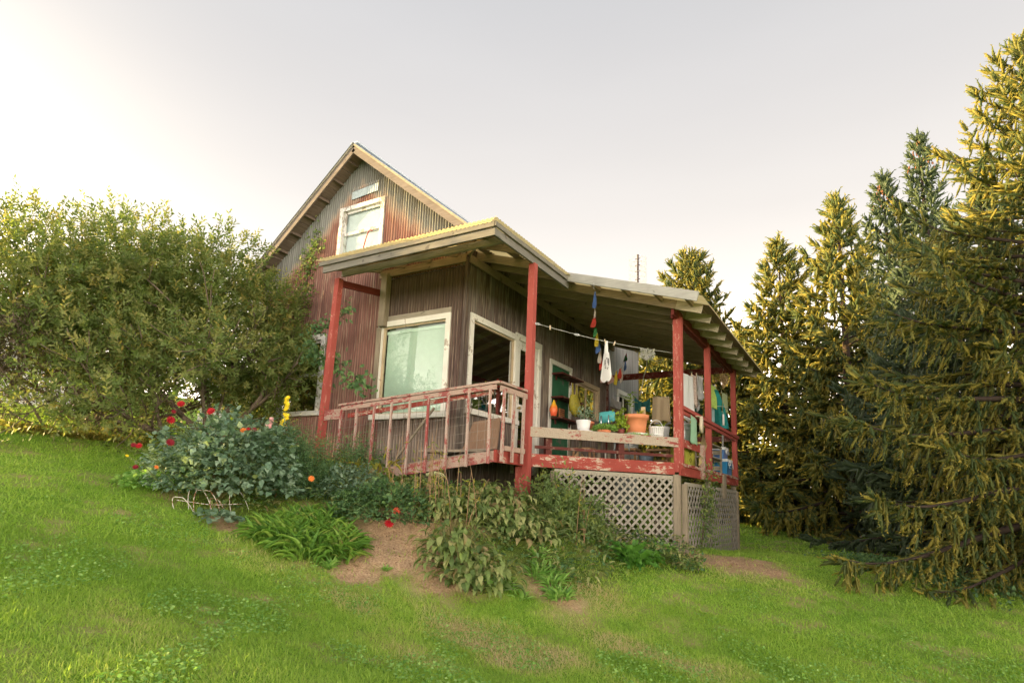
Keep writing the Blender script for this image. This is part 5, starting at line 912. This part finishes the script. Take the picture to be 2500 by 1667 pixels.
c = P(1578, 1115, 'y', 3.9); t = thing('bucket', 'blue grey bucket on the deck between the stools', 'bucket', (c.x, c.y, 0)); MB().lathe([(.01, 0), (.11, 0), (.14, .24), (.13, .24), (.1, .02)], (c.x, c.y, 0), 18).obj('body', pm('blue_grey_plastic', (.22, .28, .36), .5), t); MB().lathe([(.14, .235), (.15, .24), (.14, .25)], (c.x, c.y, 0), 18).obj('rim', pm('blue_grey_plastic', (1, 1, 1)), t)
c = P(1490, 1118, 'y', 3.7); t = thing('picture_frame', 'small pale framed board leaning under the bench beside the middle leg', 'frame', (c.x, c.y, 0)); box('frame', (c.x - .11, c.y, .0), (c.x + .11, c.y + .03, .27), M['cream'], t); box('panel', (c.x - .08, c.y - .004, .03), (c.x + .08, c.y + .01, .24), pm('dark_panel', (.08, .05, .04), .6), t)
c = P(1414, 1118, 'y', 3.3); t = thing('wooden_house_ornament', 'little wooden birdhouse with a peaked roof under the left end of the bench', 'ornament', (c.x, c.y, 0)); box('body', (c.x - .07, c.y - .05, 0), (c.x + .07, c.y + .05, .13), pm('pine', (.55, .36, .19), .7), t)
MB().add([(c.x - .10, c.y - .07, .12), (c.x + .10, c.y - .07, .12), (c.x, c.y - .07, .23), (c.x - .10, c.y + .07, .12), (c.x + .10, c.y + .07, .12), (c.x, c.y + .07, .23)], [(0, 1, 2), (5, 4, 3), (0, 2, 5, 3), (1, 4, 5, 2), (0, 3, 4, 1)]).obj('roof', pm('pine_roof', (.6, .38, .2), .7), t)

# clothes line with flags, bag and pegs
la = Vector((P2[0] + .055, P2[1] + .03, 0)); la.z = P(1305, 788, 'x', la.x).z; lb = Vector((P3[0] - .05, P3[1] - .02, 0)); lb.z = P(1630, 850, 'x', lb.x).z
def LP(t_): q = la.lerp(lb, t_); q.z -= .05 * math.sin(t_ * math.pi); return q
tag(MB().tube([LP(i / 12) for i in range(13)], .0035, 5).obj('clothes_line', pm('twine', (.55, .55, .52), .7)), 'thin clothes line strung from the second post to the corner post', 'clothes line')
def lt(px):
    b_ = min(range(401), key=lambda i: abs((lambda u: 1250 + FPX * u[0] / u[2])(K @ (np.array(LP(i / 400)) - CAM)) - px)); return b_ / 400
for i, px in enumerate((1312, 1409)): q = LP(lt(px)); tag(MB().tube([q + D * .045 * math.cos(a) + Vector((0, 0, .014 * math.sin(a))) for a in np.linspace(0, 6.28, 13)], .0045, 5).obj('snap_hook', pm('bright_steel', (.75, .77, .8), .25, metal=.8)), ['steel snap hook where the clothes line meets the second post', 'steel snap hook halfway to the prayer flags on the clothes line'][i], 'hook', 'snap hooks on the clothes line')
PG = 'wooden pegs on the clothes line'
for i, (px, ln_) in enumerate(((1343, .0), (1500, .5), (1478, -.5))):
    q = LP(lt(px)); t = thing('clothes_peg', ['lone peg between the two steel hooks', 'peg between the tote bag and the clear plastic bag', 'peg holding the tote bag handles'][i], 'peg', tuple(q), PG)
    for s_ in (-.005, .005): MB().bar(q + D * (s_ - ln_ * .02) + Vector((0, 0, -.04)), q + D * (s_ + ln_ * .03) + Vector((0, 0, .035)), .008, .006, (0, 1, 0)).obj('prong', pm('peg_wood', (.62, .5, .34), .7), t)
fl = thing('prayer_flags', 'string of small coloured prayer flags hanging from the roof edge to the rear wall', 'flags', tuple(P(1450, 706, 'y', YW0 - .02)))
FC = {'b': (.10, .20, .52), 'w': (.68, .60, .56), 'r': (.62, .07, .05), 'g': (.05, .24, .08), 'y': (.66, .52, .05), 'p': (.50, .30, .28)}
def flag(px, py, w_, h_, c_, y_, rot, lean=0):
    q = P(px, py, 'y', y_); s_ = (q - Vector(CAM)).length / FPX; w2, h2 = w_ * s_, h_ * s_; a = Vector((cy, -sy, 0)); k = Vector((-sy, cy, 0)); z = Vector((0, 0, 1)); V = []
    for j in range(5):
        v = j / 4
        for i in range(4): u = i / 3 - .5; V.append(q + (a * u * w2 * (.35 + 1.1 * v if j < 4 else .9) + z * (-v * h2) * (1 - .12 * rot * u)) + a * lean * v * w2 + k * .018 * math.sin(u * 5 + v * 4))
    n_ = len(V); V += [p_ + k * .004 for p_ in V]; F = []
    for j in range(4):
        for i in range(3): b = j * 4 + i; F += [(b, b + 1, b + 5, b + 4), (n_ + b + 4, n_ + b + 5, n_ + b + 1, n_ + b)]
    MB().add(V, F, True).obj('flag', leafmat('flag_cloth_' + c_, [(0, FC[c_]), (.5, FC[c_]), (1, FC[c_])], .4, .8) if ('flag_cloth_' + c_) not in bpy.data.materials else bpy.data.materials['flag_cloth_' + c_], fl)
FLAG = [(1453, 712, 14, 40, 'b', 1.95), (1452, 752, 7, 24, 'w', 2.05), (1452, 770, 19, 28, 'r', 2.1), (1453, 795, 14, 27, 'g', 2.2), (1458, 813, 14, 33, 'y', 2.3), (1459, 832, 17, 30, 'b', 2.4), (1466, 850, 13, 36, 'w', 2.5), (1467, 868, 12, 34, 'r', 2.6), (1474, 908, 20, 26, 'p', 3.2), (1490, 912, 22, 24, 'p', 3.6), (1505, 905, 12, 34, 'y', 4.2), (1517, 893, 10, 40, 'w', 5), (1514, 900, 14, 24, 'r', 4.6), (1526, 880, 8, 24, 'b', 5.6), (1529, 862, 8, 20, 'r', 6.2), (1527, 868, 12, 14, 'g', 6.2)]
for i, f_ in enumerate(FLAG): flag(*f_, 1 if i % 2 else -1, (-.2, .15, -.35, .05)[i % 4])
MB().tube([P(f_[0], f_[1], 'y', f_[5]) for f_ in FLAG], .002, 4).obj('string', pm('twine', (1, 1, 1)), fl)
MB().tube([P(1450, 690, 'y', YW0 - .02), P(1450, 706, 'y', YW0 - .02)], .003, 4).obj('hook_wire', pm('twine', (1, 1, 1)), fl)
# tote bag
q = LP(lt(1481)); t = thing('tote_bag', 'white cotton tote bag with black print pegged on the clothes line', 'bag', tuple(q)); s_ = (q - Vector(CAM)).length / FPX; a = Vector((cy, -sy, 0)); k = Vector((-sy, cy, 0)); z = Vector((0, 0, 1)); cot = pm('white_cotton', (.70, .70, .69), .85, var=.04)
prof = [(28, -10, 10), (50, -15, 15), (72, -19, 19), (86, -22, 21), (92, -20, 20), (98, -12, 13)]; V = []
def dpt(y_): return .018 + .03 * math.sin(max(0, min(1, (y_ - 28) / 70)) * math.pi)
for (y_, l_, r_) in prof:
    for sgn in (-1, 1):
        for i in range(7): u = i / 6; V.append(q + a * (l_ + (r_ - l_) * u) * s_ + z * -(y_ + (1.5 if y_ > 90 else 0) * math.sin(u * 9)) * s_ + k * sgn * (dpt(y_) * math.sin(u * math.pi) + .003 * math.sin(u * 17 + y_)))
F = []
for j in range(5):
    for g_ in (0, 7):
        for i in range(6): b = j * 14 + g_ + i; F.append((b, b + 1, b + 15, b + 14) if g_ else (b + 14, b + 15, b + 1, b))
    F += [(j * 14, j * 14 + 7, j * 14 + 21, j * 14 + 14), (j * 14 + 6, j * 14 + 20, j * 14 + 27, j * 14 + 13)]
F.append(tuple(70 + i for i in range(7)) + tuple(77 + i for i in range(6, -1, -1))); MB().add(V, F, True).obj('body', cot, t)
for (x0_, x1_, kk) in ((-6, -4, -.01), (-1, 2, -.01), (-4, -1, .01), (5, 5, .01)): MB().bar(q + a * x0_ * s_ + z * -30 * s_ + k * kk, q + a * (x1_ * .6 - 1) * s_ + z * 1 * s_ + k * kk * .4, .022, .004, (0, 0, 1) if False else tuple(k)).obj('strap', cot, t)
ink = pm('black_ink', (.03, .03, .035), .8, var=.4, sc=60)
def ink_patch(u, y_, w_, h_, tilt=0): c = q + a * u * s_ + z * -y_ * s_ - k * (dpt(y_) * .98 + .012); MB().add([c + a * -w_ * s_ + z * -h_ * s_, c + a * w_ * s_ + z * (-h_ + tilt) * s_, c + a * w_ * .7 * s_ + z * h_ * s_, c + a * -w_ * s_ + z * (h_ - tilt) * s_, c + a * -w_ * s_ + z * -h_ * s_ + k * .002, c + a * w_ * s_ + z * (-h_ + tilt) * s_ + k * .002, c + a * w_ * .7 * s_ + z * h_ * s_ + k * .002, c + a * -w_ * s_ + z * (h_ - tilt) * s_ + k * .002], [(0, 1, 2, 3), (7, 6, 5, 4), (0, 4, 5, 1), (1, 5, 6, 2), (2, 6, 7, 3), (3, 7, 4, 0)]).obj('print', ink, t)
for pr_ in ((-6.5, 52, 1.8, 7, 1), (5.5, 50, 2.6, 5, -3), (6.5, 58, 1.3, 4, 1), (-1, 43, 1.6, 3, 3), (-5, 62, 2.6, .9, 0), (-4.4, 66, 3, .9, 0), (4, 66.5, 3, .8, 0), (3, 69.5, 2, .7, 0)): ink_patch(*pr_)
# crumpled clear bag on the line
q = LP(lt(1575)); q.z -= .01; r = random.Random(5); V = []; F = []; cl_ = glassmat('clear_crumpled_plastic', (.86, .87, .88), .35); b0 = cl_.node_tree
for j in range(7):
    for i in range(12): u = i / 11; v = j / 6; V.append(q + a * (-18 + 50 * u - 3 * v + 8 * v * u) * s_ + z * (-(30 * v) * (.55 + .45 * math.sin(u * 2.6 + .3)) - 14 * u + 8) * s_ + k * r.uniform(-.06, .06))
F = [(j * 12 + i, j * 12 + i + 1, j * 12 + i + 13, j * 12 + i + 12) for j in range(6) for i in range(11)]
pl_ = pm('milky_plastic', (.62, .62, .64), .25, var=.15, spec=.6); o = MB().add(V, F, False).obj('plastic_bag', leafmat('milky_plastic_film', [(0, (.60, .60, .62)), (.5, (.6, .6, .62)), (1, (.62, .62, .64))], .45, .25)); tag(o, 'crumpled clear plastic bag drying on the line under the porch roof', 'bag')

# laundry along the right side and the rear line
xr_ = 1.62
def hang(name, label, cat, x0_, y0_, x1_, ybot, xw, mat, **kw):   # pixel columns, top row and bottom row on the plane x = xw
    A_ = PX(x0_, y0_, xw); B_ = PX(x1_, y0_ + (x1_ - x0_) * .45, xw); bt = PX((x0_ + x1_) / 2, ybot, xw).z; t = thing(name, label, cat, tuple(A_)); cloth('fabric', (A_, B_), A_.z - bt, mat, t, **kw)
    for q_ in (A_, B_.lerp(A_, .1)): MB().bar(q_ + Vector((0, 0, -.03)), q_ + Vector((0, 0, .04)), .01, .012, (0, 1, 0)).obj('peg', pm('peg_wood', (1, 1, 1)), t)
    return t
hang('towel', 'long white bath towel hanging behind the corner post', 'towel', 1663, 908, 1690, 1028, 1.55, cm('white_towel', (.80, .82, .88), .9, var=.05), fold=.035, nf=2.2, taper=-.25, seed=1)
hang('scarf', 'grey and rust patterned scarf beside the white towel', 'scarf', 1689, 914, 1702, 992, 1.55, pm('patterned_scarf', (.42, .34, .30), .9, var=.6, sc=45), fold=.03, nf=2, seed=2)
hang('shirt', 'light grey shirt with hanging sleeves next to the patterned scarf', 'shirt', 1700, 915, 1716, 975, 1.55, cm('pale_grey_cloth', (.66, .67, .72), .9), fold=.04, nf=1.6, taper=-.3, seed=3)
hang('sock', 'pale grey sock dangling below the grey shirt', 'sock', 1699, 962, 1706, 1002, 1.52, cm('pale_grey_cloth', (1, 1, 1)), fold=.01, nf=1, nx=5, seed=4)
hang('blanket', 'dark green cloth hanging low behind the grey shirt', 'cloth', 1697, 990, 1716, 1020, 1.2, cm('dark_green_cloth', (.03, .14, .11), .9), fold=.03, seed=5)
hang('shirt', 'yellow green patterned shirt hanging right of the second side post', 'shirt', 1733, 938, 1747, 996, 1.6, pm('lime_print_cloth', (.42, .60, .14), .9, var=.4, sc=40), fold=.03, nf=1.5, seed=6)
hang('shirt', 'pale blue cloth below the lime shirt', 'cloth', 1734, 965, 1744, 1030, 1.55, cm('pale_blue_cloth', (.36, .55, .60), .9), fold=.03, nf=1.2, seed=7, taper=.5)
t = thing('patio_umbrella', 'closed teal patio umbrella standing by the last side post', 'umbrella', tuple(PX(1752, 1045, 1.6))); q0, q1 = PX(1745, 952, 1.6), PX(1764, 1047, 1.6); rr_ = .16
V = []; 
for j in range(7):
    v = j / 6; c = lerp(q0, q1, v)
    for kx in range(16): a_ = 6.283 * kx / 16; r_ = (.05 + .08 * math.sin(min(1, v * 1.5) * 1.57)) * (1 + .16 * math.cos(a_ * 5 + v)); V.append(c + Vector((r_ * math.cos(a_), r_ * 1.2 * math.sin(a_), 0)))
MB().add(V, [(j * 16 + k_, j * 16 + (k_ + 1) % 16, (j + 1) * 16 + (k_ + 1) % 16, (j + 1) * 16 + k_) for j in range(6) for k_ in range(16)] + [tuple(range(16)), tuple(range(96, 112))[::-1]], True).obj('canopy', pm('teal_canvas', (.02, .24, .24), .8, var=.2), t)
MB().tube([q0 + Vector((0, 0, .12)), q1 + Vector((0, 0, -.1)), (q1.x, q1.y, 0)], .018, 8).obj('pole', pm('grey_pole', (.4, .4, .4), .4), t); MB().tube([lerp(q0, q1, .45) + Vector((.2 * math.cos(b_), .25 * math.sin(b_), 0)) for b_ in np.linspace(0, 6.28, 14)], .006, 4).obj('tie_cord', pm('twine', (1, 1, 1)), t)
hang('knitted_shawl', 'loose sage green knitted shawl between umbrella and last post', 'shawl', 1761, 957, 1776, 1010, 1.7, pm('sage_knit', (.34, .40, .22), .95, var=.35, sc=70), fold=.03, nf=2.4, seed=8)
c = PX(1766, 1025, 1.7); t = thing('paper_roll', 'narrow white tube hanging below the sage shawl', 'tube', tuple(c)); MB().tube([c + Vector((0, 0, .13)), c + Vector((0, 0, -.12))], .022, 10).obj('tube', M['white'], t); MB().tube([c + Vector((0, 0, .14)), c + Vector((0, 0, .4))], .003, 4).obj('string', pm('twine', (1, 1, 1)), t)
c = PX(1766, 905, 1.7); t = thing('dried_bunch', 'bunch of dried grasses hanging under the roof by the last post', 'dried plant', tuple(c)); n = 260; v = rng.normal(size=(n, 3)) * np.array([.05, .08, .02]) + np.array([0, 0, -.05]); leaves(t, L_['straw'], 'tri', np.array(c) + v + np.array([0, 0, -.25]) * rng.random((n, 1)), rng.normal(size=(n, 3)) * .3 + np.array([0, 0, -1]), rvec(n), .10, .012); MB().tube([c, c + Vector((0, 0, .2))], .004, 4).obj('string', pm('twine', (1, 1, 1)), t)
# rear line with green and tan cloths
yb = 6.9; ra, rb = P(1500, 966, 'y', yb), P(1660, 970, 'y', yb); tag(MB().tube([ra, rb], .003, 4).obj('clothes_line', pm('green_cord', (.06, .3, .2), .6)), 'green cord line stretched across the back of the porch', 'clothes line')
t = thing('cloth', 'dark teal cloth sagging between two pegs on the rear line', 'cloth', tuple(P(1570, 970, 'y', yb))); cloth('fabric', (P(1549, 968, 'y', yb), P(1588, 970, 'y', yb)), .36, cm('deep_teal_cloth', (.025, .13, .13), .9), t, sag=.12, fold=.02, seed=9)
t = thing('cloth', 'tan sheet hanging on the rear line left of the corner post', 'cloth', tuple(P(1610, 968, 'y', yb))); cloth('fabric', (P(1594, 968, 'y', yb), P(1634, 968, 'y', yb)), .62, cm('tan_cloth', (.74, .60, .42), .9, var=.1), t, fold=.03, nf=2.5, taper=-.2, seed=10, nx=16)
t = thing('cloth', 'grey rag draped over the brown panel beside the rear window', 'cloth', (-1.3, 7.7, 1.8)); cloth('fabric', ((-1.31, 7.62, 2.05), (-1.25, 8.2, 2.0)), .25, cm('grey_rag', (.36, .35, .34), .9), t, fold=.05, sag=.05, seed=11)
t = thing('brown_panel', 'weathered brown panel standing against the grey rear wall', 'panel', (-1.28, 7.95, 0)); 
for k_ in range(4): box('plank', (-1.33, 7.6 + k_ * .165, -.02), (-1.30, 7.76 + k_ * .165, 1.78), wood('brown_plank', (.20, .14, .11), 'z'), t) if k_ == 0 else box('plank', (-1.33, 7.6 + k_ * .165, -.02), (-1.30, 7.76 + k_ * .165, 1.78), bpy.data.materials['brown_plank'], t)
t = thing('tube_light', 'pale fluorescent tube fixture hanging crooked under the rear of the roof', 'light', tuple(P(1590, 885, 'y', 6.6))); MB().bar(P(1577, 867, 'y', 6.6), P(1596, 880, 'y', 6.6), .05, .03).obj('housing', M['white'], t); MB().tube([P(1598, 882, 'y', 6.6), P(1622, 877, 'y', 6.6)], .012, 6).obj('tube', pm('frosted', (.7, .72, .68), .4), t)
MB().tube([P(1580, 880, 'y', 6.6), P(1578, 900, 'y', 6.6), P(1572, 918, 'y', 6.6), P(1568, 940, 'y', 6.6), P(1562, 965, 'y', 6.6)], .012, 5).obj('cord', pm('twine', (1, 1, 1)), t)

# side bench things
c = PX(1668, 1070, 1.62); c.z = .412; t = thing('milk_can', 'galvanised metal bin with a lid on the side bench by the corner post', 'bin', tuple(c)); gv = pm('galvanised_steel', (.50, .52, .53), .35, var=.15, metal=.6)
MB().lathe([(.01, 0), (.145, 0), (.15, .02), (.145, .03), (.16, .28), (.165, .29), (.15, .29), (.01, .285)], tuple(c), 24).obj('body', gv, t); MB().lathe([(.168, .285), (.175, .30), (.16, .33), (.05, .355), (.04, .38), (.01, .38)], tuple(c), 24).obj('lid', gv, t)
for s_ in (-1, 1): MB().tube([(c.x + .15 * math.cos(b_ + s_), c.y + s_ * .16, c.z + .2 + .04 * math.sin(b_ * 2)) for b_ in np.linspace(0, 1.5, 6)], .006, 5).obj('handle', gv, t)
A_ = PX(1686, 1012, 1.86); B_ = PX(1701, 1025, 1.86); t = thing('towel', 'mint green checked towel draped over the side railing', 'towel', tuple(A_)); cloth('fabric', (A_, B_), .44, cm('mint_check', (.34, .56, .40), .9, var=.2, sc=35), t, fold=.02, nf=1.4, seed=12)
A_ = PX(1706, 1018, 1.9); B_ = PX(1719, 1027, 1.9); t = thing('oven_mitt', 'beige oven mitt folded over the side railing', 'mitt', tuple(A_)); V = []; c = lerp(A_, B_, .5) + Vector((0, 0, -.10))
for s_ in (-.02, .02):
    for k_ in range(18): a_ = 6.283 * k_ / 18; V.append(c + Vector((s_ - .01 * math.cos(a_), (.11 + (.015 if math.sin(a_) < 0 else 0)) * math.cos(a_), .15 * math.copysign(abs(math.sin(a_)) ** .7, math.sin(a_)))))
MB().add(V, [tuple(range(18)), tuple(range(18, 36))[::-1]] + [(k_, (k_ + 1) % 18, 18 + (k_ + 1) % 18, 18 + k_)[::-1] for k_ in range(18)], True).obj('palm', pm('beige_cotton', (.62, .54, .42), .9), t); MB().bar(A_ + Vector((-.03, 0, .02)), B_ + Vector((-.03, 0, .02)), .06, .012).obj('cuff', pm('beige_cotton', (1, 1, 1)), t)
t = thing('bamboo_canes', 'bundle of thin bamboo canes leaning by the second side post', 'canes', tuple(PX(1708, 1130, 1.75)))
for k_ in range(6): a_ = PX(1706 + k_ * 1.2, 1136 - k_, 1.84); b_ = PX(1716 + k_ * 3, 1058 + k_ * 2, 1.70); MB().tube([a_, lerp(a_, b_, .5) + Vector((0, 0, .004)), b_], .009, 6).obj('cane', pm('bamboo', (.42, .33, .15), .6, var=.2), t)
c0, c1 = PX(1673, 1135, 1.70), PX(1697, 1102, 1.70); t = thing('wine_crate', 'olive yellow storage box with dark round marks under the side bench', 'box', (1.6, (c0.y + c1.y) / 2, 0)); om = pm('olive_board', (.36, .36, .05), .6, var=.3, sc=6); box('body', (1.45, c0.y, 0), (1.70, c1.y, .34), om, t)
for z in (.11, .24): MB().tube([(1.704, (c0.y + c1.y) / 2 + .05 * math.cos(b_), z + .04 * math.sin(b_)) for b_ in np.linspace(0, 6.28, 13)], .005, 4).obj('round_mark', pm('dark_mark', (.08, .09, .02), .6), t)
box('lid', (1.44, c0.y - .01, .341), (1.715, c1.y + .01, .36), om, t)
c0, c1 = PX(1659, 1128, 1.72), PX(1671, 1100, 1.72); t = thing('white_locker', 'cream white ribbed panel next to the olive box under the side bench', 'panel', (1.6, c0.y, 0))
for k_ in range(5): box('rib', (1.66, c0.y + k_ * (c1.y - c0.y) / 5, 0), (1.70 + .006 * (k_ % 2), c0.y + (k_ + .9) * (c1.y - c0.y) / 5, .35), M['cream'], t)
# grey crate shelf and coolers at the far end
c0, c1 = PX(1738, 1150, 1.66), PX(1767, 1150, 1.66); t = thing('crate_shelf', 'weathered open wooden crate shelf between the last two posts', 'shelf', (1.5, (c0.y + c1.y) / 2, 0)); gw = M['grey_z']; y0_, y1_ = c0.y, min(c1.y, 6.55)
for y in (y0_, y1_ - .04): 
    for x in (1.35, 1.66): box('upright', (x - .035, y, 0), (x, y + .06, .60), gw, t)
for z in (.02, .31, .57): box('shelf_board', (1.32, y0_ - .01, z), (1.665, y1_ + .03, z + .025), M['grey_y'], t)
for k_ in range(3): box('side_slat', (1.325, y1_ + .022, .1 + k_ * .17), (1.62, y1_ + .04, .19 + k_ * .17), M['grey_x'], t)
c = PX(1748, 1123, 1.6); t = thing('glass_jar', 'small jar with a white cap on the upper crate shelf', 'jar', (1.5, c.y, .335)); MB().lathe([(.01, 0), (.04, 0), (.045, .08), (.03, .1)], (1.5, c.y, .336), 12).obj('body', pm('amber_glass', (.35, .16, .05), .2), t); MB().lathe([(.034, .1), (.034, .13), (.01, .13)], (1.5, c.y, .336), 12).obj('cap', M['white'], t)
def cooler(label, y0_, y1_, x0_, x1_, z0_, hb, col, q_):
    t = thing('cool_box', label, 'cooler', ((x0_ + x1_) / 2, (y0_ + y1_) / 2, z0_)); bm_ = pm(q_, col, .4, var=.06); wm_ = pm('cooler_white', (.72, .73, .74), .4, var=.04); e_ = .02
    V = [(x0_ + e_, y0_ + e_, z0_), (x1_ - e_, y0_ + e_, z0_), (x1_ - e_, y1_ - e_, z0_), (x0_ + e_, y1_ - e_, z0_), (x0_, y0_, z0_ + hb), (x1_, y0_, z0_ + hb), (x1_, y1_, z0_ + hb), (x0_, y1_, z0_ + hb)]
    MB().add(V, [(3, 2, 1, 0), (4, 5, 6, 7), (0, 1, 5, 4), (1, 2, 6, 5), (2, 3, 7, 6), (3, 0, 4, 7)]).obj('body', bm_, t); box('lid', (x0_ - .01, y0_ - .01, z0_ + hb + .002), (x1_ + .01, y1_ + .01, z0_ + hb + .06), wm_, t); box('latch', (x1_ + .001, (y0_ + y1_) / 2 - .04, z0_ + hb - .07), (x1_ + .018, (y0_ + y1_) / 2 + .04, z0_ + hb + .04), wm_, t)
    MB().tube([(x1_ + .02, y0_ + .04, z0_ + hb - .02), (x1_ + .03, y0_ + .05, z0_ + hb * .55), (x1_ + .03, y1_ - .05, z0_ + hb * .55), (x1_ + .02, y1_ - .04, z0_ + hb - .02)], .008, 6).obj('handle', wm_, t)
yA, yB = 6.72, 7.26
cooler('large blue cooler with white lid at the far corner of the deck', yA, yB, 1.34, 1.74, 0, .30, (.02, .20, .42), 'cooler_blue'); cooler('smaller light blue cooler stacked on the large one', yA + .02, yB - .12, 1.38, 1.68, .363, .20, (.10, .22, .50), 'cooler_light_blue')
# white wire border in the bed
t = thing('border_fence', 'low white wire hoop border in front of the big dahlia bush', 'border fence', tuple(GP(520, 1240))); ww = worn('white_coated_wire', (.70, .68, .62), (.30, .14, .07), .35, (4, 4, 4), .1, 30)
b0_, b1_ = Vector(GP(440, 1245)), Vector(GP(600, 1255)); dv = (b1_ - b0_)
for k_, (u, w_, h_) in enumerate(((.05, .20, .16), (.2, .26, .28), (.5, .30, .30), (.62, .16, .2), (.8, .22, .26))):
    c = b0_ + dv * u + Vector((0, .1 * math.sin(k_ * 2.), 0)); lean_ = Vector((-.10, -.05, 0)); dd_ = dv.normalized(); MB().tube([(lambda a_: Vector((c.x, c.y, h(c.x, c.y))) + dd_ * -w_ / 2 * math.cos(a_) + Vector((0, 0, h_ * min(1, math.sin(a_) * 1.15))) + lean_ * math.sin(a_))(b_) for b_ in np.linspace(-.1, math.pi + .1, 16)], .0045, 6).obj('hoop', ww, t)
MB().tube([Vector((q_.x, q_.y, h(q_.x, q_.y) + .12)) + Vector((-.05, -.03, 0)) for q_ in [b0_ + dv * (i / 8) for i in range(9)]], .0045, 6).obj('cross_wire', ww, t)
# mast with its wire guard behind the roof
c = P(1557, 700, 'y', 12); t = thing('antenna_mast', 'thin rusty mast inside a wire mesh tube behind the porch roof', 'mast', (c.x, c.y, 0)); tp_ = P(1557, 622, 'y', 12).z; MB().tube([(c.x, c.y, h(c.x, c.y)), (c.x, c.y, tp_)], .038, 8).obj('pole', pm('rusty_iron', (.10, .07, .06), .7), t)
for k_, py in enumerate((632, 648, 662, 682, 695)): z = P(1557, py, 'y', 12).z; MB().bar((c.x - .09, c.y, z), (c.x + .09, c.y, z + .01), .02, .02).obj('rung', pm('rusty_iron', (1, 1, 1)), t)
mb = MB(); z0_ = tp_ - 1.6; R_ = .28
for k_ in range(14): a_ = 6.283 * k_ / 14; mb.bar((c.x + R_ * math.cos(a_), c.y + R_ * math.sin(a_), z0_), (c.x + R_ * math.cos(a_), c.y + R_ * math.sin(a_), tp_ - .1), .008, .008)
for j in range(9): z = z0_ + j * .18; mb.tube([(c.x + R_ * math.cos(b_), c.y + R_ * math.sin(b_), z) for b_ in np.linspace(0, 6.283, 15)], .005, 3)
mb.obj('wire_guard', pm('pale_wire', (.55, .53, .5), .5), t)['kind'] = 'stuff'
# neighbours seen through the shrubs
def far_house(px, py, dist, label, w_, hgt, col):
    d = ray(px, py); d = d / np.hypot(d[0], d[1]); x, y = CAM[0] + d[0] * dist, CAM[1] + d[1] * dist; z = CAM[2] + d[2] * dist; t = thing('shed', label, 'building', (x, y, z)); m_ = pm('white_siding', (.72, .72, .74), .6, var=.04); u = Vector((-d[1], d[0], 0)); f = Vector((d[0], d[1], 0)); o_ = Vector((x, y, z - 1.5))
    for k_ in range(8): MB().bar(o_ - u * w_ + Vector((0, 0, 1.5 + k_ * hgt / 8 + hgt / 16)), o_ + u * w_ + Vector((0, 0, 1.5 + k_ * hgt / 8 + hgt / 16)), .05, hgt / 8 - .015).obj('siding_board', m_, t)
    MB().bar(o_ + f * 1.5 - u * w_ + Vector((0, 0, 1.)), o_ + f * 1.5 + u * w_ + Vector((0, 0, 1.)), 2.9, 2.2 + hgt * .8).obj('wall', m_, t); a0 = o_ + Vector((0, 0, 1.5 + hgt)); MB().add([a0 - u * (w_ + .2) - f * .2, a0 + u * (w_ + .2) - f * .2, a0 + u * (w_ + .2) + f * 1.6 + Vector((0, 0, .8)), a0 - u * (w_ + .2) + f * 1.6 + Vector((0, 0, .8)), a0 - u * (w_ + .2) + f * 3.3, a0 + u * (w_ + .2) + f * 3.3], [(0, 1, 2, 3), (3, 2, 5, 4), (0, 3, 4), (1, 5, 2)]).obj('roof', pm('grey_shingle', (.25, .25, .27), .8), t)
far_house(30, 905, 24, 'white sided building behind the shrubs at the far left', 2.2, 1.3, 0); far_house(575, 1000, 26, 'low white shed seen between shrub trunks and the house corner', 1.3, .9, 0)
# debris and small bits on the grass edge
t = thing('brush_pile', 'low pile of grey brown brush under the spruces', 'brush pile', tuple(GP(1870, 1268))); q = GP(1870, 1268); mb = MB(); r = random.Random(8)
for k_ in range(120): c = Vector(q) + Vector((r.uniform(-.9, .9), r.uniform(-.5, .5), r.uniform(.0, .3))); mb.tube([c, c + Vector((r.uniform(-.5, .5), r.uniform(-.5, .5), r.uniform(-.1, .2)))], .012, 4)
mb.obj('twig', L_['drystem'], t)['kind'] = 'stuff'
